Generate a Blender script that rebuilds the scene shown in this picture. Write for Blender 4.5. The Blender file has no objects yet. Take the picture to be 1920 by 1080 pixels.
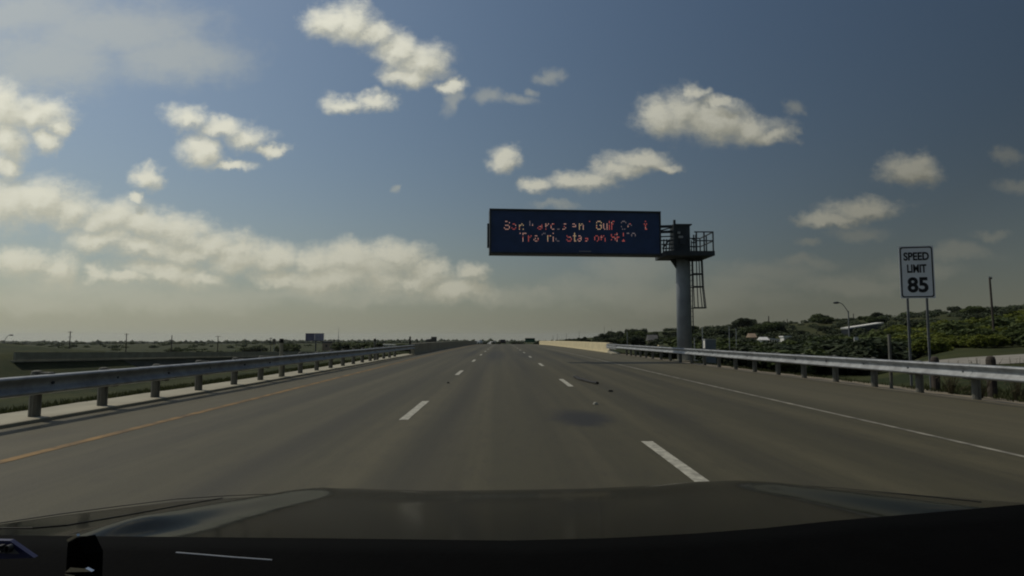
import bpy, math, random
from mathutils import Vector, Matrix
R = math.radians
rnd = random.Random(7)
scene = bpy.context.scene
col = scene.collection

# ------------------------------------------------------------------ camera
H, F, VPX, VPY = 1.38, 1180.0, 942.0, 631.0
cam_d = bpy.data.cameras.new('camera'); cam = bpy.data.objects.new('camera', cam_d); col.objects.link(cam)
cam_d.sensor_width = 36.0; cam_d.lens = 36.0 * F / 1920.0
cam_d.clip_start = 0.03; cam_d.clip_end = 20000
PITCH = math.atan((VPY - 540) / F); YAW = math.atan((960 - VPX) / F)
cam.location = (0, 0, H)
cam.rotation_euler = (math.pi / 2 + PITCH, 0, -YAW)
scene.camera = cam
CM = cam.rotation_euler.to_matrix()

def ray(px, py):
    """direction of a picture point, scaled so that its forward component is 1"""
    v = CM @ Vector(((px - 960) / F, (540 - py) / F, -1.0))
    return v / v.y

def at(px, py, y):
    v = ray(px, py)
    return Vector((v.x * y, y, H + v.z * y))

# ------------------------------------------------------------------ render settings
scene.render.engine = 'CYCLES'
scene.cycles.use_denoising = True
scene.cycles.max_bounces = 6
scene.render.filter_size = 1.9 if hasattr(scene.render, 'filter_size') else 1.5
scene.cycles.filter_width = 2.0
scene.view_settings.view_transform = 'Standard'
scene.view_settings.look = 'None'
scene.view_settings.exposure = -0.85
scene.view_settings.gamma = 1.0
scene.view_settings.use_curve_mapping = False

# ------------------------------------------------------------------ sun
SUN = Vector((-0.70, 0.38, 1.0)).normalized()
SUN_EL = math.asin(SUN.z); SUN_AZ = math.atan2(SUN.x, SUN.y)      # azimuth from +Y, clockwise positive
sd = bpy.data.lights.new('sun', 'SUN'); sd.energy = 3.2; sd.angle = R(0.53); sd.color = (1.0, 0.91, 0.745)
so = bpy.data.objects.new('sun', sd); col.objects.link(so)
so.rotation_euler = SUN.to_track_quat('Z', 'Y').to_euler()
so.location = (0, 0, 60)

# ------------------------------------------------------------------ world: Nishita sky with procedural clouds
world = bpy.data.worlds.new('World'); scene.world = world; world.use_nodes = True
wt = world.node_tree
for n in list(wt.nodes): wt.nodes.remove(n)

class NT:
    def __init__(s, tree): s.t = tree
    def new(s, typ, **kw):
        n = s.t.nodes.new(typ)
        for k, v in kw.items(): setattr(n, k, v)
        return n
    def put(s, sock, v):
        if isinstance(v, bpy.types.NodeSocket): s.t.links.new(v, sock)
        elif v is not None:
            try: sock.default_value = v
            except Exception: sock.default_value = (*v, 1.0)
    def math(s, op, a, b=None, c=None, clamp=False):
        n = s.new('ShaderNodeMath', operation=op); n.use_clamp = clamp
        for i, v in enumerate((a, b, c)): s.put(n.inputs[i], v)
        return n.outputs[0]
    def vmath(s, op, a, b=None, c=None):
        n = s.new('ShaderNodeVectorMath', operation=op)
        for i, v in enumerate((a, b, c)):
            if v is not None: s.put(n.inputs[i], v)
        return n.outputs['Value'] if op in ('LENGTH', 'DOT_PRODUCT', 'DISTANCE') else n.outputs[0]
    def sep(s, v):
        n = s.new('ShaderNodeSeparateXYZ'); s.put(n.inputs[0], v); return n.outputs
    def comb(s, x, y, z):
        n = s.new('ShaderNodeCombineXYZ')
        for i, v in enumerate((x, y, z)): s.put(n.inputs[i], v)
        return n.outputs[0]
    def noise(s, vec, scale, detail=4.0, rough=0.55, dist=0.0, color=False):
        n = s.new('ShaderNodeTexNoise')
        s.put(n.inputs['Vector'], vec); n.inputs['Scale'].default_value = scale
        n.inputs['Detail'].default_value = detail; n.inputs['Roughness'].default_value = rough
        n.inputs['Distortion'].default_value = dist
        return n.outputs['Color'] if color else n.outputs[0]
    def step(s, v, a, b, lo=0.0, hi=1.0, smooth=True):
        n = s.new('ShaderNodeMapRange'); n.clamp = True
        n.interpolation_type = 'SMOOTHSTEP' if smooth else 'LINEAR'
        for i, x in enumerate((v, a, b, lo, hi)): s.put(n.inputs[i], x)
        return n.outputs[0]
    def mix(s, f, a, b, blend='MIX'):
        n = s.new('ShaderNodeMix', data_type='RGBA', blend_type=blend)
        s.put(n.inputs[0], f)
        s.put(n.inputs[6], a if not isinstance(a, tuple) else (*a[:3], 1.0))
        s.put(n.inputs[7], b if not isinstance(b, tuple) else (*b[:3], 1.0))
        return n.outputs[2]

# cloud puffs by direction: centre and half-size in photograph pixels, turned into sky directions
PUFFS = [
 (612,42,46,28),(660,46,46,34),(700,66,34,24),(742,95,42,34),(785,112,56,36),(838,158,26,13),(765,142,44,20),
 (645,193,40,18),(700,190,38,17),
 (15,205,62,42),(72,214,52,36),(108,232,18,20),(12,268,38,42),(8,312,26,22),(85,258,30,20),
 (352,216,36,22),(415,234,46,20),(468,250,44,24),(375,276,40,27),(518,276,24,13),(440,304,38,9),
 (278,333,25,21),(250,375,14,12),
 (20,385,60,48),(75,375,60,42),(135,392,62,38),(200,412,62,36),(268,426,70,32),(335,436,70,34),(402,456,56,28),
 (190,456,66,24),(270,466,70,22),(345,470,70,22),
 (35,497,62,30),(110,505,42,28),(185,517,30,16),(245,525,50,14),(310,508,72,22),(365,522,62,18),
 (440,470,50,22),(440,488,60,24),(510,484,64,27),(585,486,66,28),(660,488,76,32),(742,486,58,28),(800,512,42,22),(880,516,28,19),
 (690,505,90,28),(780,528,70,20),(860,545,60,16),(620,520,90,26),(720,525,80,24),(530,520,60,18),
 (945,297,28,20),(1003,343,27,13),(1068,332,40,17),(1118,334,44,17),(1195,300,56,19),(1248,311,28,9),(1160,318,46,18),
 (1232,212,46,34),(1285,212,58,40),(1345,230,62,38),(1405,244,58,26),(1445,258,34,14),(1312,176,20,16),(1352,192,32,14),
 (1708,318,50,26),(1712,306,28,18),
 (1625,389,66,19),(1562,404,52,14),
]
THIN = [
 (915,184,26,15),(965,189,36,10),(1025,139,28,13),(992,172,16,10),(845,185,18,24),(741,351,10,9),
 (1490,205,18,15),(1887,288,19,15),(1897,343,32,14),(1612,436,48,14),(1505,408,22,11),(1522,452,22,9),(1045,379,48,9),
 (1190,505,95,36),(1150,545,110,30),(1440,512,95,24),(1505,492,70,13),(1390,535,90,24),(1792,470,76,16),(1862,437,34,9),
 (300,560,260,24),(560,553,120,14),(720,556,120,14),(930,556,110,16),(1010,549,44,11),(1300,560,200,26),(210,60,190,60),(90,110,150,70),(330,110,130,50),(60,20,160,50),
 (140,545,170,18),(60,565,120,20),(1720,505,80,18),(1600,530,120,20),
]
def field_group(name, blobs):
    g = bpy.data.node_groups.new(name, 'ShaderNodeTree')
    g.interface.new_socket('P', in_out='INPUT', socket_type='NodeSocketVector')
    g.interface.new_socket('D', in_out='OUTPUT', socket_type='NodeSocketFloat')
    t = NT(g); gi = t.new('NodeGroupInput'); go = t.new('NodeGroupOutput'); p = gi.outputs[0]; acc = None
    for px, py, rx, ry in blobs:
        v = ray(px, py); sx, sy = F / rx, F / ry
        q = t.vmath('MULTIPLY_ADD', p, (sx, sy, 0), (-v.x * sx, -v.z * sy, 0))
        l = t.vmath('LENGTH', q)
        if acc is None: acc = l
        else:
            acc = t.math('SMOOTH_MIN', acc, l, 0.25)
    g.links.new(acc, go.inputs[0])
    return g

W = NT(wt)
geo = W.new('ShaderNodeTexCoord').outputs['Generated']
vx, vy, vz = W.sep(geo)
vzc = W.math('MAXIMUM', vz, 0.012)
skyvec = W.comb(vx, vy, vzc)
sky = W.new('ShaderNodeTexSky', sky_type='NISHITA'); sky.sun_disc = False
sky.sun_elevation = SUN_EL; sky.sun_rotation = SUN_AZ
sky.altitude = 200; sky.air_density = 1.0; sky.dust_density = 1.6; sky.ozone_density = 1.6
W.put(sky.inputs[0], skyvec)
base = W.mix(1.0, sky.outputs[0], (0.94, 1.0, 0.96), 'MULTIPLY')
circ = W.step(W.vmath('DOT_PRODUCT', geo, tuple(SUN)), 0.05, 0.90, 0.44, 1.38, smooth=False)       # the blue deepens away from the sun
_n = W.new('ShaderNodeVectorMath', operation='SCALE'); W.put(_n.inputs[0], base); W.put(_n.inputs['Scale'], circ); base = _n.outputs[0]
fy = W.math('MAXIMUM', vy, 0.08)
u = W.math('DIVIDE', vx, fy); w = W.math('DIVIDE', vz, fy)
P0 = W.comb(u, w, 0.0)
# ragged edges: warp the lookup point by fractal noise
wn = W.noise(P0, 11.0, 5.0, 0.6, color=True)
wn = W.vmath('SUBTRACT', wn, (0.5, 0.5, 0.5))
P1 = W.vmath('MULTIPLY_ADD', wn, (0.085, 0.060, 0.0), P0)
wn2 = W.vmath('SUBTRACT', W.noise(P0, 55.0, 4.0, 0.6, color=True), (0.5, 0.5, 0.5))
P1 = W.vmath('MULTIPLY_ADD', wn2, (0.018, 0.015, 0.0), P1)
gP = field_group('cumulus field', PUFFS); gT = field_group('thin cloud field', THIN)
def field(g, vec):
    n = W.new('ShaderNodeGroup'); n.node_tree = g; W.put(n.inputs[0], vec); return n.outputs[0]
nz = W.noise(W.vmath('MULTIPLY', P0, (1.0, 1.5, 1.0)), 13.0, 9.0, 0.70)
f0 = field(gP, P1)
e = W.math('MULTIPLY_ADD', W.math('SUBTRACT', nz, 0.5), 1.75, f0)
dens = W.step(e, 1.62, 0.30)
off = W.vmath('ADD', P1, (-0.010, 0.020, 0.0))                       # towards the sun: how much cloud lies in between
fs = field(gP, off)
es = W.math('MULTIPLY_ADD', W.math('SUBTRACT', W.noise(W.vmath('MULTIPLY', W.vmath('ADD', P0, (-0.007, 0.013, 0)), (1.0, 1.5, 1.0)), 13.0, 9.0, 0.70), 0.5), 1.75, fs)
lit = W.step(W.math('SUBTRACT', es, e), -0.65, 0.85)
thin = W.math('MULTIPLY', W.step(W.math('MULTIPLY_ADD', W.math('SUBTRACT', nz, 0.5), 1.5, field(gT, P1)), 1.55, 0.2), 0.42)
# sky beside, above and behind the picture: a scattered layer of the same cumulus
zz = W.math('MAXIMUM', vz, 0.06)
Pg = W.comb(W.math('DIVIDE', vx, zz), W.math('DIVIDE', vy, zz), 3.0)
gn = W.noise(Pg, 1.1, 6.0, 0.58)
gd = W.step(gn, 0.56, 0.68)
side = W.math('MAXIMUM', W.step(W.math('ABSOLUTE', u), 0.90, 1.15), W.math('MAXIMUM', W.step(w, 0.56, 0.74), W.step(vy, 0.30, 0.10)))
gd = W.math('MULTIPLY', W.math('MULTIPLY', gd, side), W.step(vz, 0.02, 0.14))
inside = W.math('SUBTRACT', 1.0, side)
dens = W.math('MULTIPLY', dens, inside); thin = W.math('MULTIPLY', thin, inside)
# forward scattering: everything is a little brighter towards the sun
sdot = W.vmath('DOT_PRODUCT', geo, tuple(SUN))
glow = W.step(sdot, 0.12, 0.92, 0.54, 1.88, smooth=False)
def scaled(c, f): return W.vmath('SCALE', c, None)
def bright(c):
    n = W.new('ShaderNodeVectorMath', operation='SCALE'); W.put(n.inputs[0], c); W.put(n.inputs['Scale'], glow); return n.outputs[0]
c_lit = bright((9.8, 9.6, 8.0)); c_shade = bright((6.3, 6.2, 5.0)); c_haze = bright((5.0, 5.05, 3.9)); c_thin = bright((6.8, 6.7, 5.4))
veil = W.math('MULTIPLY', W.math('POWER', 2.718, W.math('MULTIPLY', W.math('MAXIMUM', vz, 0.0), -9.5)), 0.97)
c = W.mix(veil, base, c_haze)
c = W.mix(thin, c, c_thin)
cc = W.mix(lit, c_shade, c_lit)
far = W.math('MULTIPLY', W.math('POWER', 2.718, W.math('MULTIPLY', W.math('MAXIMUM', vz, 0.0), -9.0)), 0.75)
cc = W.mix(far, cc, bright((6.9, 6.7, 5.0)))
c = W.mix(W.math('MULTIPLY', dens, 0.93), c, cc)
c = W.mix(W.math('MULTIPLY', gd, 0.85), c, bright((7.2, 6.9, 5.8)))
bg = W.new('ShaderNodeBackground'); W.put(bg.inputs['Color'], c); bg.inputs['Strength'].default_value = 0.09
wo = W.new('ShaderNodeOutputWorld'); wt.links.new(bg.outputs[0], wo.inputs['Surface'])
world.cycles.sampling_method = 'MANUAL'; world.cycles.sample_map_resolution = 512

# ------------------------------------------------------------------ helpers: meshes, tags, materials
class MB:
    def __init__(s): s.v = []; s.f = []; s.m = []
    def add(s, vs, fs, mi=0):
        o = len(s.v); s.v += [tuple(x) for x in vs]; s.f += [tuple(i + o for i in f) for f in fs]; s.m += [mi] * len(fs); return s
    def box(s, c, size, rz=0.0, mi=0, M=None):
        x, y, z = (k / 2 for k in size)
        rot = M if M is not None else Matrix.Rotation(rz, 3, 'Z')
        vs = [Vector(c) + rot @ Vector((a * x, b * y, d * z)) for d in (-1, 1) for a, b in ((-1, -1), (1, -1), (1, 1), (-1, 1))]
        return s.add(vs, [(3, 2, 1, 0), (4, 5, 6, 7), (0, 1, 5, 4), (1, 2, 6, 5), (2, 3, 7, 6), (3, 0, 4, 7)], mi)
    def bar(s, a, b, wx, wy=None, mi=0):
        a = Vector(a); b = Vector(b); d = b - a
        q = d.to_track_quat('Z', 'Y').to_matrix()
        return s.box((a + b) / 2, (wx, wy or wx, d.length), mi=mi, M=q)
    def tube(s, pts, rad, n=8, mi=0, caps=True):
        pts = [Vector(p) for p in pts]; o = len(s.v)
        rads = rad if isinstance(rad, (list, tuple)) else [rad] * len(pts)
        for i, p in enumerate(pts):
            d = (pts[min(i + 1, len(pts) - 1)] - pts[max(i - 1, 0)]).normalized()
            q = d.to_track_quat('Z', 'Y').to_matrix()
            for k in range(n):
                a = 2 * math.pi * k / n
                s.v.append(tuple(p + q @ Vector((math.cos(a) * rads[i], math.sin(a) * rads[i], 0))))
        for i in range(len(pts) - 1):
            for k in range(n):
                k2 = (k + 1) % n
                s.f.append((o + i * n + k, o + i * n + k2, o + (i + 1) * n + k2, o + (i + 1) * n + k)); s.m.append(mi)
        if caps:
            s.f.append(tuple(o + k for k in reversed(range(n)))); s.m.append(mi)
            e = o + (len(pts) - 1) * n
            s.f.append(tuple(e + k for k in range(n))); s.m.append(mi)
        return s
    def sweep(s, path, prof, up=(0, 0, 1), closed=True, caps=True, mi=0):
        """profile (a,b): a sideways (right of the path), b upwards"""
        path = [Vector(p) for p in path]; o = len(s.v); n = len(prof); U = Vector(up)
        for i, p in enumerate(path):
            d = path[min(i + 1, len(path) - 1)] - path[max(i - 1, 0)]; d.z = 0; d.normalize()
            side = d.cross(U).normalized()
            for a, b in prof: s.v.append(tuple(p + side * a + U * b))
        m = n if closed else n - 1
        for i in range(len(path) - 1):
            for k in range(m):
                k2 = (k + 1) % n
                s.f.append((o + i * n + k, o + i * n + k2, o + (i + 1) * n + k2, o + (i + 1) * n + k)); s.m.append(mi)
        if caps and closed:
            s.f.append(tuple(o + k for k in reversed(range(n)))); s.m.append(mi)
            e = o + (len(path) - 1) * n; s.f.append(tuple(e + k for k in range(n))); s.m.append(mi)
        return s
    def mesh(s, name, mats, smooth=False):
        me = bpy.data.meshes.new(name); me.from_pydata(s.v, [], s.f); me.update()
        mats = mats if isinstance(mats, (list, tuple)) else [mats]
        for m in mats: me.materials.append(m)
        if len(mats) > 1: me.polygons.foreach_set('material_index', s.m)
        if smooth: me.polygons.foreach_set('use_smooth', [True] * len(me.polygons))
        return me
    def build(s, name, mats, parent=None, loc=None, smooth=False, bevel=0.0):
        o = bpy.data.objects.new(name, s.mesh(name, mats, smooth)); col.objects.link(o)
        if parent is not None: o.parent = parent
        if loc is not None: o.location = loc
        if bevel:
            b = o.modifiers.new('bevel', 'BEVEL'); b.width = bevel; b.segments = 2; b.limit_method = 'ANGLE'
        return o

def tag(o, label=None, cat=None, group=None, kind=None):
    if label: o['label'] = label
    if cat: o['category'] = cat
    if group: o['group'] = group
    if kind: o['kind'] = kind
    return o
def empty(name, loc=(0, 0, 0), rz=0.0, **kw):
    o = bpy.data.objects.new(name, None); col.objects.link(o); o.location = loc; o.rotation_euler = (0, 0, rz); o.empty_display_size = 0.3
    return tag(o, **kw)
def link_mesh(name, me, parent=None, loc=(0, 0, 0), rz=0.0, scale=None):
    o = bpy.data.objects.new(name, me); col.objects.link(o); o.location = loc; o.rotation_euler = (0, 0, rz)
    if scale: o.scale = scale
    if parent is not None: o.parent = parent
    return o
def copy_tree(o, parent=None):
    c_ = o.copy(); col.objects.link(c_)
    if parent is not None: c_.parent = parent
    for ch in list(o.children): copy_tree(ch, c_)
    return c_

def material(name, color, rough=0.7, metal=0.0, var=0.18, nscale=6.0, bump=0.0, bscale=40.0, spec=0.5, second=None, stretch=(1, 1, 1), coords='Object', coat=0.0):
    m = bpy.data.materials.new(name); m.use_nodes = True
    T = NT(m.node_tree); b = m.node_tree.nodes['Principled BSDF']
    tc = T.new('ShaderNodeTexCoord').outputs[coords]
    vec = T.vmath('MULTIPLY', tc, stretch)
    n = T.noise(vec, nscale, 5.0, 0.6)
    f = T.step(n, 0.3, 0.7)
    dark = tuple(k * (1 - var) for k in color); light = second or tuple(min(1, k * (1 + var)) for k in color)
    T.put(b.inputs['Base Color'], T.mix(f, dark, light))
    b.inputs['Roughness'].default_value = rough; b.inputs['Metallic'].default_value = metal
    b.inputs['Specular IOR Level'].default_value = spec; b.inputs['Coat Weight'].default_value = coat
    if bump:
        bn = T.new('ShaderNodeBump'); bn.inputs['Strength'].default_value = bump; bn.inputs['Distance'].default_value = 0.01
        T.put(bn.inputs['Height'], T.noise(vec, bscale, 4.0, 0.65)); T.put(b.inputs['Normal'], bn.outputs[0])
    return m
def emitter(name, color, strength):
    m = bpy.data.materials.new(name); m.use_nodes = True; b = m.node_tree.nodes['Principled BSDF']
    b.inputs['Base Color'].default_value = (0.01, 0.01, 0.01, 1)
    b.inputs['Emission Color'].default_value = (*color, 1); b.inputs['Emission Strength'].default_value = strength
    return m

M = {}
M['galv'] = material('galvanised steel', (0.30, 0.315, 0.325), 0.48, 0.3, 0.25, 3.0, 0.15, 30)
M['galv_pole'] = material('galvanised pole', (0.30, 0.335, 0.38), 0.6, 0.15, 0.15, 1.2, 0.1, 20)
M['dark_steel'] = material('dark steel', (0.055, 0.065, 0.075), 0.6, 0.3, 0.2, 3.0)
M['timber'] = material('weathered timber', (0.13, 0.13, 0.112), 0.85, 0, 0.3, 4.0, 0.5, 25, stretch=(4, 4, .6))
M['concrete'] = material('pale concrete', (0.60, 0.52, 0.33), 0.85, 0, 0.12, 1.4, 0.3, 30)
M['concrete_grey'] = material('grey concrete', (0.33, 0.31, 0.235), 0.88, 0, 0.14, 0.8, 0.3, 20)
M['girder'] = material('girder concrete', (0.16, 0.17, 0.17), 0.9, 0, 0.15, 0.3)
M['white_paint'] = material('road white', (0.36, 0.35, 0.29), 0.7, 0, 0.35, 9.0)
M['yellow_paint'] = material('road yellow', (0.17, 0.095, 0.018), 0.75, 0, 0.5, 3.0)
M['faded_paint'] = material('faded edge paint', (0.20, 0.19, 0.155), 0.75, 0, 0.5, 2.5)
M['sign_white'] = material('sign white', (0.82, 0.84, 0.86), 0.5, 0, 0.04, 2.0)
M['sign_black'] = material('sign black', (0.012, 0.012, 0.014), 0.55, 0, 0.1, 3.0)
M['alu'] = material('aluminium back', (0.45, 0.46, 0.47), 0.45, 0.6, 0.1, 3.0)
M['screen'] = material('screen face', (0.028, 0.062, 0.17), 0.42, 0, 0.15, 1.0)
M['cabinet'] = material('sign cabinet', (0.05, 0.06, 0.075), 0.5, 0.3, 0.1, 1.0)
M['rubber'] = material('rubber', (0.012, 0.012, 0.012), 0.8, 0, 0.3, 20.0)
M['trunk'] = material('bark', (0.07, 0.055, 0.04), 0.9, 0, 0.3, 6.0)
M['pole_wood'] = material('pole wood', (0.055, 0.045, 0.037), 0.9, 0, 0.3, 3.0)
M['grey_box'] = material('grey painted box', (0.22, 0.25, 0.28), 0.6, 0.1, 0.1, 2.0)
M['white_wall'] = material('white wall', (0.75, 0.74, 0.70), 0.7, 0, 0.08, 1.0)
M['white_metal'] = material('white roofing', (0.8, 0.8, 0.78), 0.45, 0, 0.06, 1.0)
M['tan_wall'] = material('tan wall', (0.32, 0.24, 0.17), 0.8, 0, 0.12, 1.0)
M['red_roof'] = material('red roof', (0.26, 0.07, 0.045), 0.8, 0, 0.2, 1.0)
M['grey_roof'] = material('grey roof', (0.12, 0.12, 0.12), 0.8, 0, 0.2, 1.0)
M['window_glass'] = material('dark window', (0.02, 0.025, 0.03), 0.15, 0, 0.1, 1.0)
M['green_sign'] = material('green sign', (0.012, 0.10, 0.055), 0.55, 0, 0.08, 1.0)
M['billboard'] = material('billboard face', (0.17, 0.16, 0.26), 0.6, 0, 0.25, 0.6)
M['billboard2'] = material('billboard face pale', (0.32, 0.31, 0.42), 0.6, 0, 0.25, 0.6)
M['car_black'] = material('dark car paint', (0.012, 0.013, 0.015), 0.3, 0, 0.1, 1.0)
M['car_white'] = material('white car paint', (0.75, 0.75, 0.73), 0.3, 0, 0.05, 1.0)
M['truck_grey'] = material('truck grey', (0.12, 0.11, 0.09), 0.6, 0, 0.1, 1.0)
M['tail_red'] = material('tail lamp', (0.25, 0.012, 0.01), 0.3)
M['lamp_grey'] = material('lamp grey', (0.17, 0.18, 0.19), 0.5, 0.4, 0.1, 2.0)
M['hood'] = material('car hood paint', (0.007, 0.0075, 0.006), 0.10, 0.0, 0.1, 2.0, coat=0.0, spec=0.012)
M['dash'] = material('dashboard plastic', (0.0015, 0.0015, 0.0015), 0.85, 0, 0.2, 30.0, 0.1, 200, spec=0.03)
M['wiper'] = material('wiper black', (0.008, 0.008, 0.008), 0.6, 0, 0.1, 3.0, spec=0.2)
M['chrome'] = material('bright trim', (0.7, 0.7, 0.7), 0.15, 1.0, 0.05, 3.0)  # serves the glints in the holder's reflection
M['blue_card'] = material('blue card', (0.01, 0.013, 0.07), 0.5, 0, 0.1, 3.0)
M['soil'] = material('bare soil', (0.21, 0.18, 0.13), 0.95, 0, 0.3, 2.0, 0.6, 20)

def foliage(name, dark, light, trans=0.25):
    m = bpy.data.materials.new(name); m.use_nodes = True; T = NT(m.node_tree); b = m.node_tree.nodes['Principled BSDF']
    oi = T.new('ShaderNodeObjectInfo'); tc = T.new('ShaderNodeTexCoord').outputs['Object']
    n = T.noise(tc, 1.1, 3.0, 0.6)
    f = T.math('MULTIPLY_ADD', oi.outputs['Random'], 0.55, T.math('MULTIPLY', T.step(n, 0.3, 0.7), 0.45))
    c_ = T.mix(f, dark, light)
    T.put(b.inputs['Base Color'], c_); b.inputs['Roughness'].default_value = 0.75; b.inputs['Specular IOR Level'].default_value = 0.25
    tr = T.new('ShaderNodeBsdfTranslucent'); T.put(tr.inputs['Color'], c_)
    mx = T.new('ShaderNodeMixShader'); mx.inputs[0].default_value = trans
    out = [x for x in m.node_tree.nodes if x.type == 'OUTPUT_MATERIAL'][0]
    m.node_tree.links.new(b.outputs[0], mx.inputs[1]); m.node_tree.links.new(tr.outputs[0], mx.inputs[2]); m.node_tree.links.new(mx.outputs[0], out.inputs[0])
    return m
M['leaf_dark'] = foliage('dark leaves', (0.024, 0.036, 0.018), (0.055, 0.072, 0.032), 0.15)
M['leaf_mid'] = foliage('mid leaves', (0.035, 0.055, 0.018), (0.085, 0.11, 0.03), 0.2)
M['leaf_lime'] = foliage('lime leaves', (0.09, 0.115, 0.018), (0.18, 0.205, 0.034), 0.38)
M['grass_blade'] = foliage('grass blades', (0.030, 0.042, 0.014), (0.07, 0.075, 0.028), 0.3)
M['weed'] = foliage('dry weeds', (0.06, 0.05, 0.03), (0.13, 0.11, 0.06), 0.2)

# road surface: brown-grey concrete with wheel paths, mottling, stains and fine grain
def road_material():
    m = bpy.data.materials.new('road surface'); m.use_nodes = True; T = NT(m.node_tree); b = m.node_tree.nodes['Principled BSDF']
    p = T.new('ShaderNodeTexCoord').outputs['Object']; x, y, z = T.sep(p)
    base = T.mix(T.noise(T.vmath('MULTIPLY', p, (1, .12, 1)), 0.55, 5.0, 0.6), (0.041, 0.038, 0.021), (0.070, 0.063, 0.035))
    lg = T.noise(T.vmath('MULTIPLY', p, (1, .015, 1)), 1.6, 4.0, 0.6)
    base = T.mix(T.step(lg, 0.42, 0.66, 0, 0.6), base, (0.100, 0.088, 0.050))
    base = T.mix(T.step(T.noise(T.vmath('MULTIPLY', p, (1, .3, 1)), 5.0, 6.0, 0.75), 0.45, 0.75, 0, 0.5), base, (0.030, 0.028, 0.020))
    # the shoulders, hardly driven on, stay paler
    sh = T.math('MAXIMUM', T.step(x, -5.6, -6.1), T.step(x, 6.2, 6.9))
    base = T.mix(T.math('MULTIPLY', sh, 0.40), base, (0.115, 0.103, 0.064))
    # wheel paths: darker polished bands along each lane
    wp = None
    for cx in (-4.55, -2.6, -0.85, 0.85, 2.85, 4.75):
        g = T.step(T.math('ABSOLUTE', T.math('SUBTRACT', x, cx)), 0.62, 0.05)
        wp = g if wp is None else T.math('MAXIMUM', wp, g)
    wp = T.math('MULTIPLY', wp, T.step(T.noise(T.vmath('MULTIPLY', p, (1.5, .05, 1)), 0.6, 3.0), 0.3, 0.75, 0.2, 0.7))
    base = T.mix(wp, base, (0.024, 0.0225, 0.016))
    # oil drip down the middle of lanes, faint
    grain = T.noise(p, 55.0, 3.0, 0.7)
    base = T.mix(T.step(grain, 0.35, 0.75, 0.0, 0.30), base, (0.095, 0.085, 0.052))
    blot = T.noise(p, 2.2, 4.0, 0.65)
    base = T.mix(T.step(blot, 0.58, 0.75, 0, 0.22), base, (0.03, 0.029, 0.024))
    warp = T.vmath('MULTIPLY_ADD', T.vmath('SUBTRACT', T.noise(p, 1.6, 4.0, 0.6, color=True), (.5, .5, .5)), (0.5, 1.2, 0), p)
    for cx, cy, rx, ry, k in ((1.33, 10.9, .60, 1.25, .85), (-0.45, 50, .9, 16, .5), (1.75, 50, .8, 15, .45), (-2.6, 52, .8, 12, .25), (3.1, 11.5, .5, 1.4, .25),
                              (-6.9, 7.7, .5, 1.2, .35), (-6.4, 9.1, .35, .9, .25), (4.4, 46, .7, 14, .25), (-5.9, 6.6, .5, .9, .3)):
        q = T.vmath('LENGTH', T.vmath('MULTIPLY', T.vmath('SUBTRACT', warp, (cx, cy, 0)), (1 / rx, 1 / ry, 0)))
        base = T.mix(T.step(q, 1.25, 0.35, 0, k), base, (0.016, 0.017, 0.019))
    T.put(b.inputs['Base Color'], base)
    T.put(b.inputs['Roughness'], T.step(grain, 0.3, 0.7, 0.62, 0.78)); b.inputs['Specular IOR Level'].default_value = 0.3
    bn = T.new('ShaderNodeBump'); bn.inputs['Strength'].default_value = 0.35; bn.inputs['Distance'].default_value = 0.006
    T.put(bn.inputs['Height'], T.noise(p, 90.0, 3.0, 0.7)); T.put(b.inputs['Normal'], bn.outputs[0])
    return m
M['road'] = road_material()

def ground_material():
    m = bpy.data.materials.new('grassland'); m.use_nodes = True; T = NT(m.node_tree); b = m.node_tree.nodes['Principled BSDF']
    p = T.new('ShaderNodeTexCoord').outputs['Object']
    a = T.mix(T.step(T.noise(p, 0.10, 7.0, 0.7), 0.38, 0.62), (0.024, 0.034, 0.015), (0.056, 0.063, 0.025))
    a = T.mix(T.step(T.noise(p, 0.012, 5.0, 0.6), 0.48, 0.66), a, (0.062, 0.064, 0.026))
    a = T.mix(T.step(T.noise(p, 0.9, 5.0, 0.65), 0.5, 0.72, 0, 0.6), a, (0.066, 0.058, 0.030))
    a = T.mix(T.step(T.noise(p, 9.0, 4.0, 0.7), 0.42, 0.7, 0, 0.55), a, (0.020, 0.028, 0.012))
    T.put(b.inputs['Base Color'], a); b.inputs['Roughness'].default_value = 0.95; b.inputs['Specular IOR Level'].default_value = 0.1
    bn = T.new('ShaderNodeBump'); bn.inputs['Strength'].default_value = 0.8; bn.inputs['Distance'].default_value = 0.08
    T.put(bn.inputs['Height'], T.noise(p, 6.0, 6.0, 0.7)); T.put(b.inputs['Normal'], bn.outputs[0])
    return m
M['ground'] = ground_material()

# ------------------------------------------------------------------ terrain shape
def lerp(a, b, t): return a + (b - a) * t
def sstep(a, b, x):
    t = max(0.0, min(1.0, (x - a) / (b - a))); return t * t * (3 - 2 * t)
def interp(x, tab):
    if x <= tab[0][0]: return tab[0][1]
    for (x0, y0), (x1, y1) in zip(tab, tab[1:]):
        if x <= x1: return lerp(y0, y1, (x - x0) / (x1 - x0))
    return tab[-1][1]
def zr(y):                                                      # the carriageway: level, then over a long crest
    return 0.0 if y < 25 else -3.25e-5 * (min(y, 420) - 25) ** 2 - max(0, y - 420) * 0.012
LE = [(-40, -7.75), (9, -7.55), (18, -7.12), (30, -6.9), (50, -6.8), (160, -6.75)]           # inner edge of the left kerb strip
LW = [(-40, 1.35), (9, 1.28), (18, 1.05), (50, .9)]                                          # its width
RE = [(-40, 11.0), (11, 10.72), (18, 10.3), (25, 9.95), (40, 9.55), (55, 9.35), (160, 9.3)]  # right rail line
SK = [(-9, -10.5), (-.8, -10.5), (-.4, -12.5), (0, -9.0), (.055, -7.5), (.10, -5.5), (.15, -1), (.20, 4.5), (.24, 9), (.33, 15), (.46, 24), (.64, 38), (.83, 55), (1.1, 72), (1.6, 80), (9, 80)]
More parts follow.
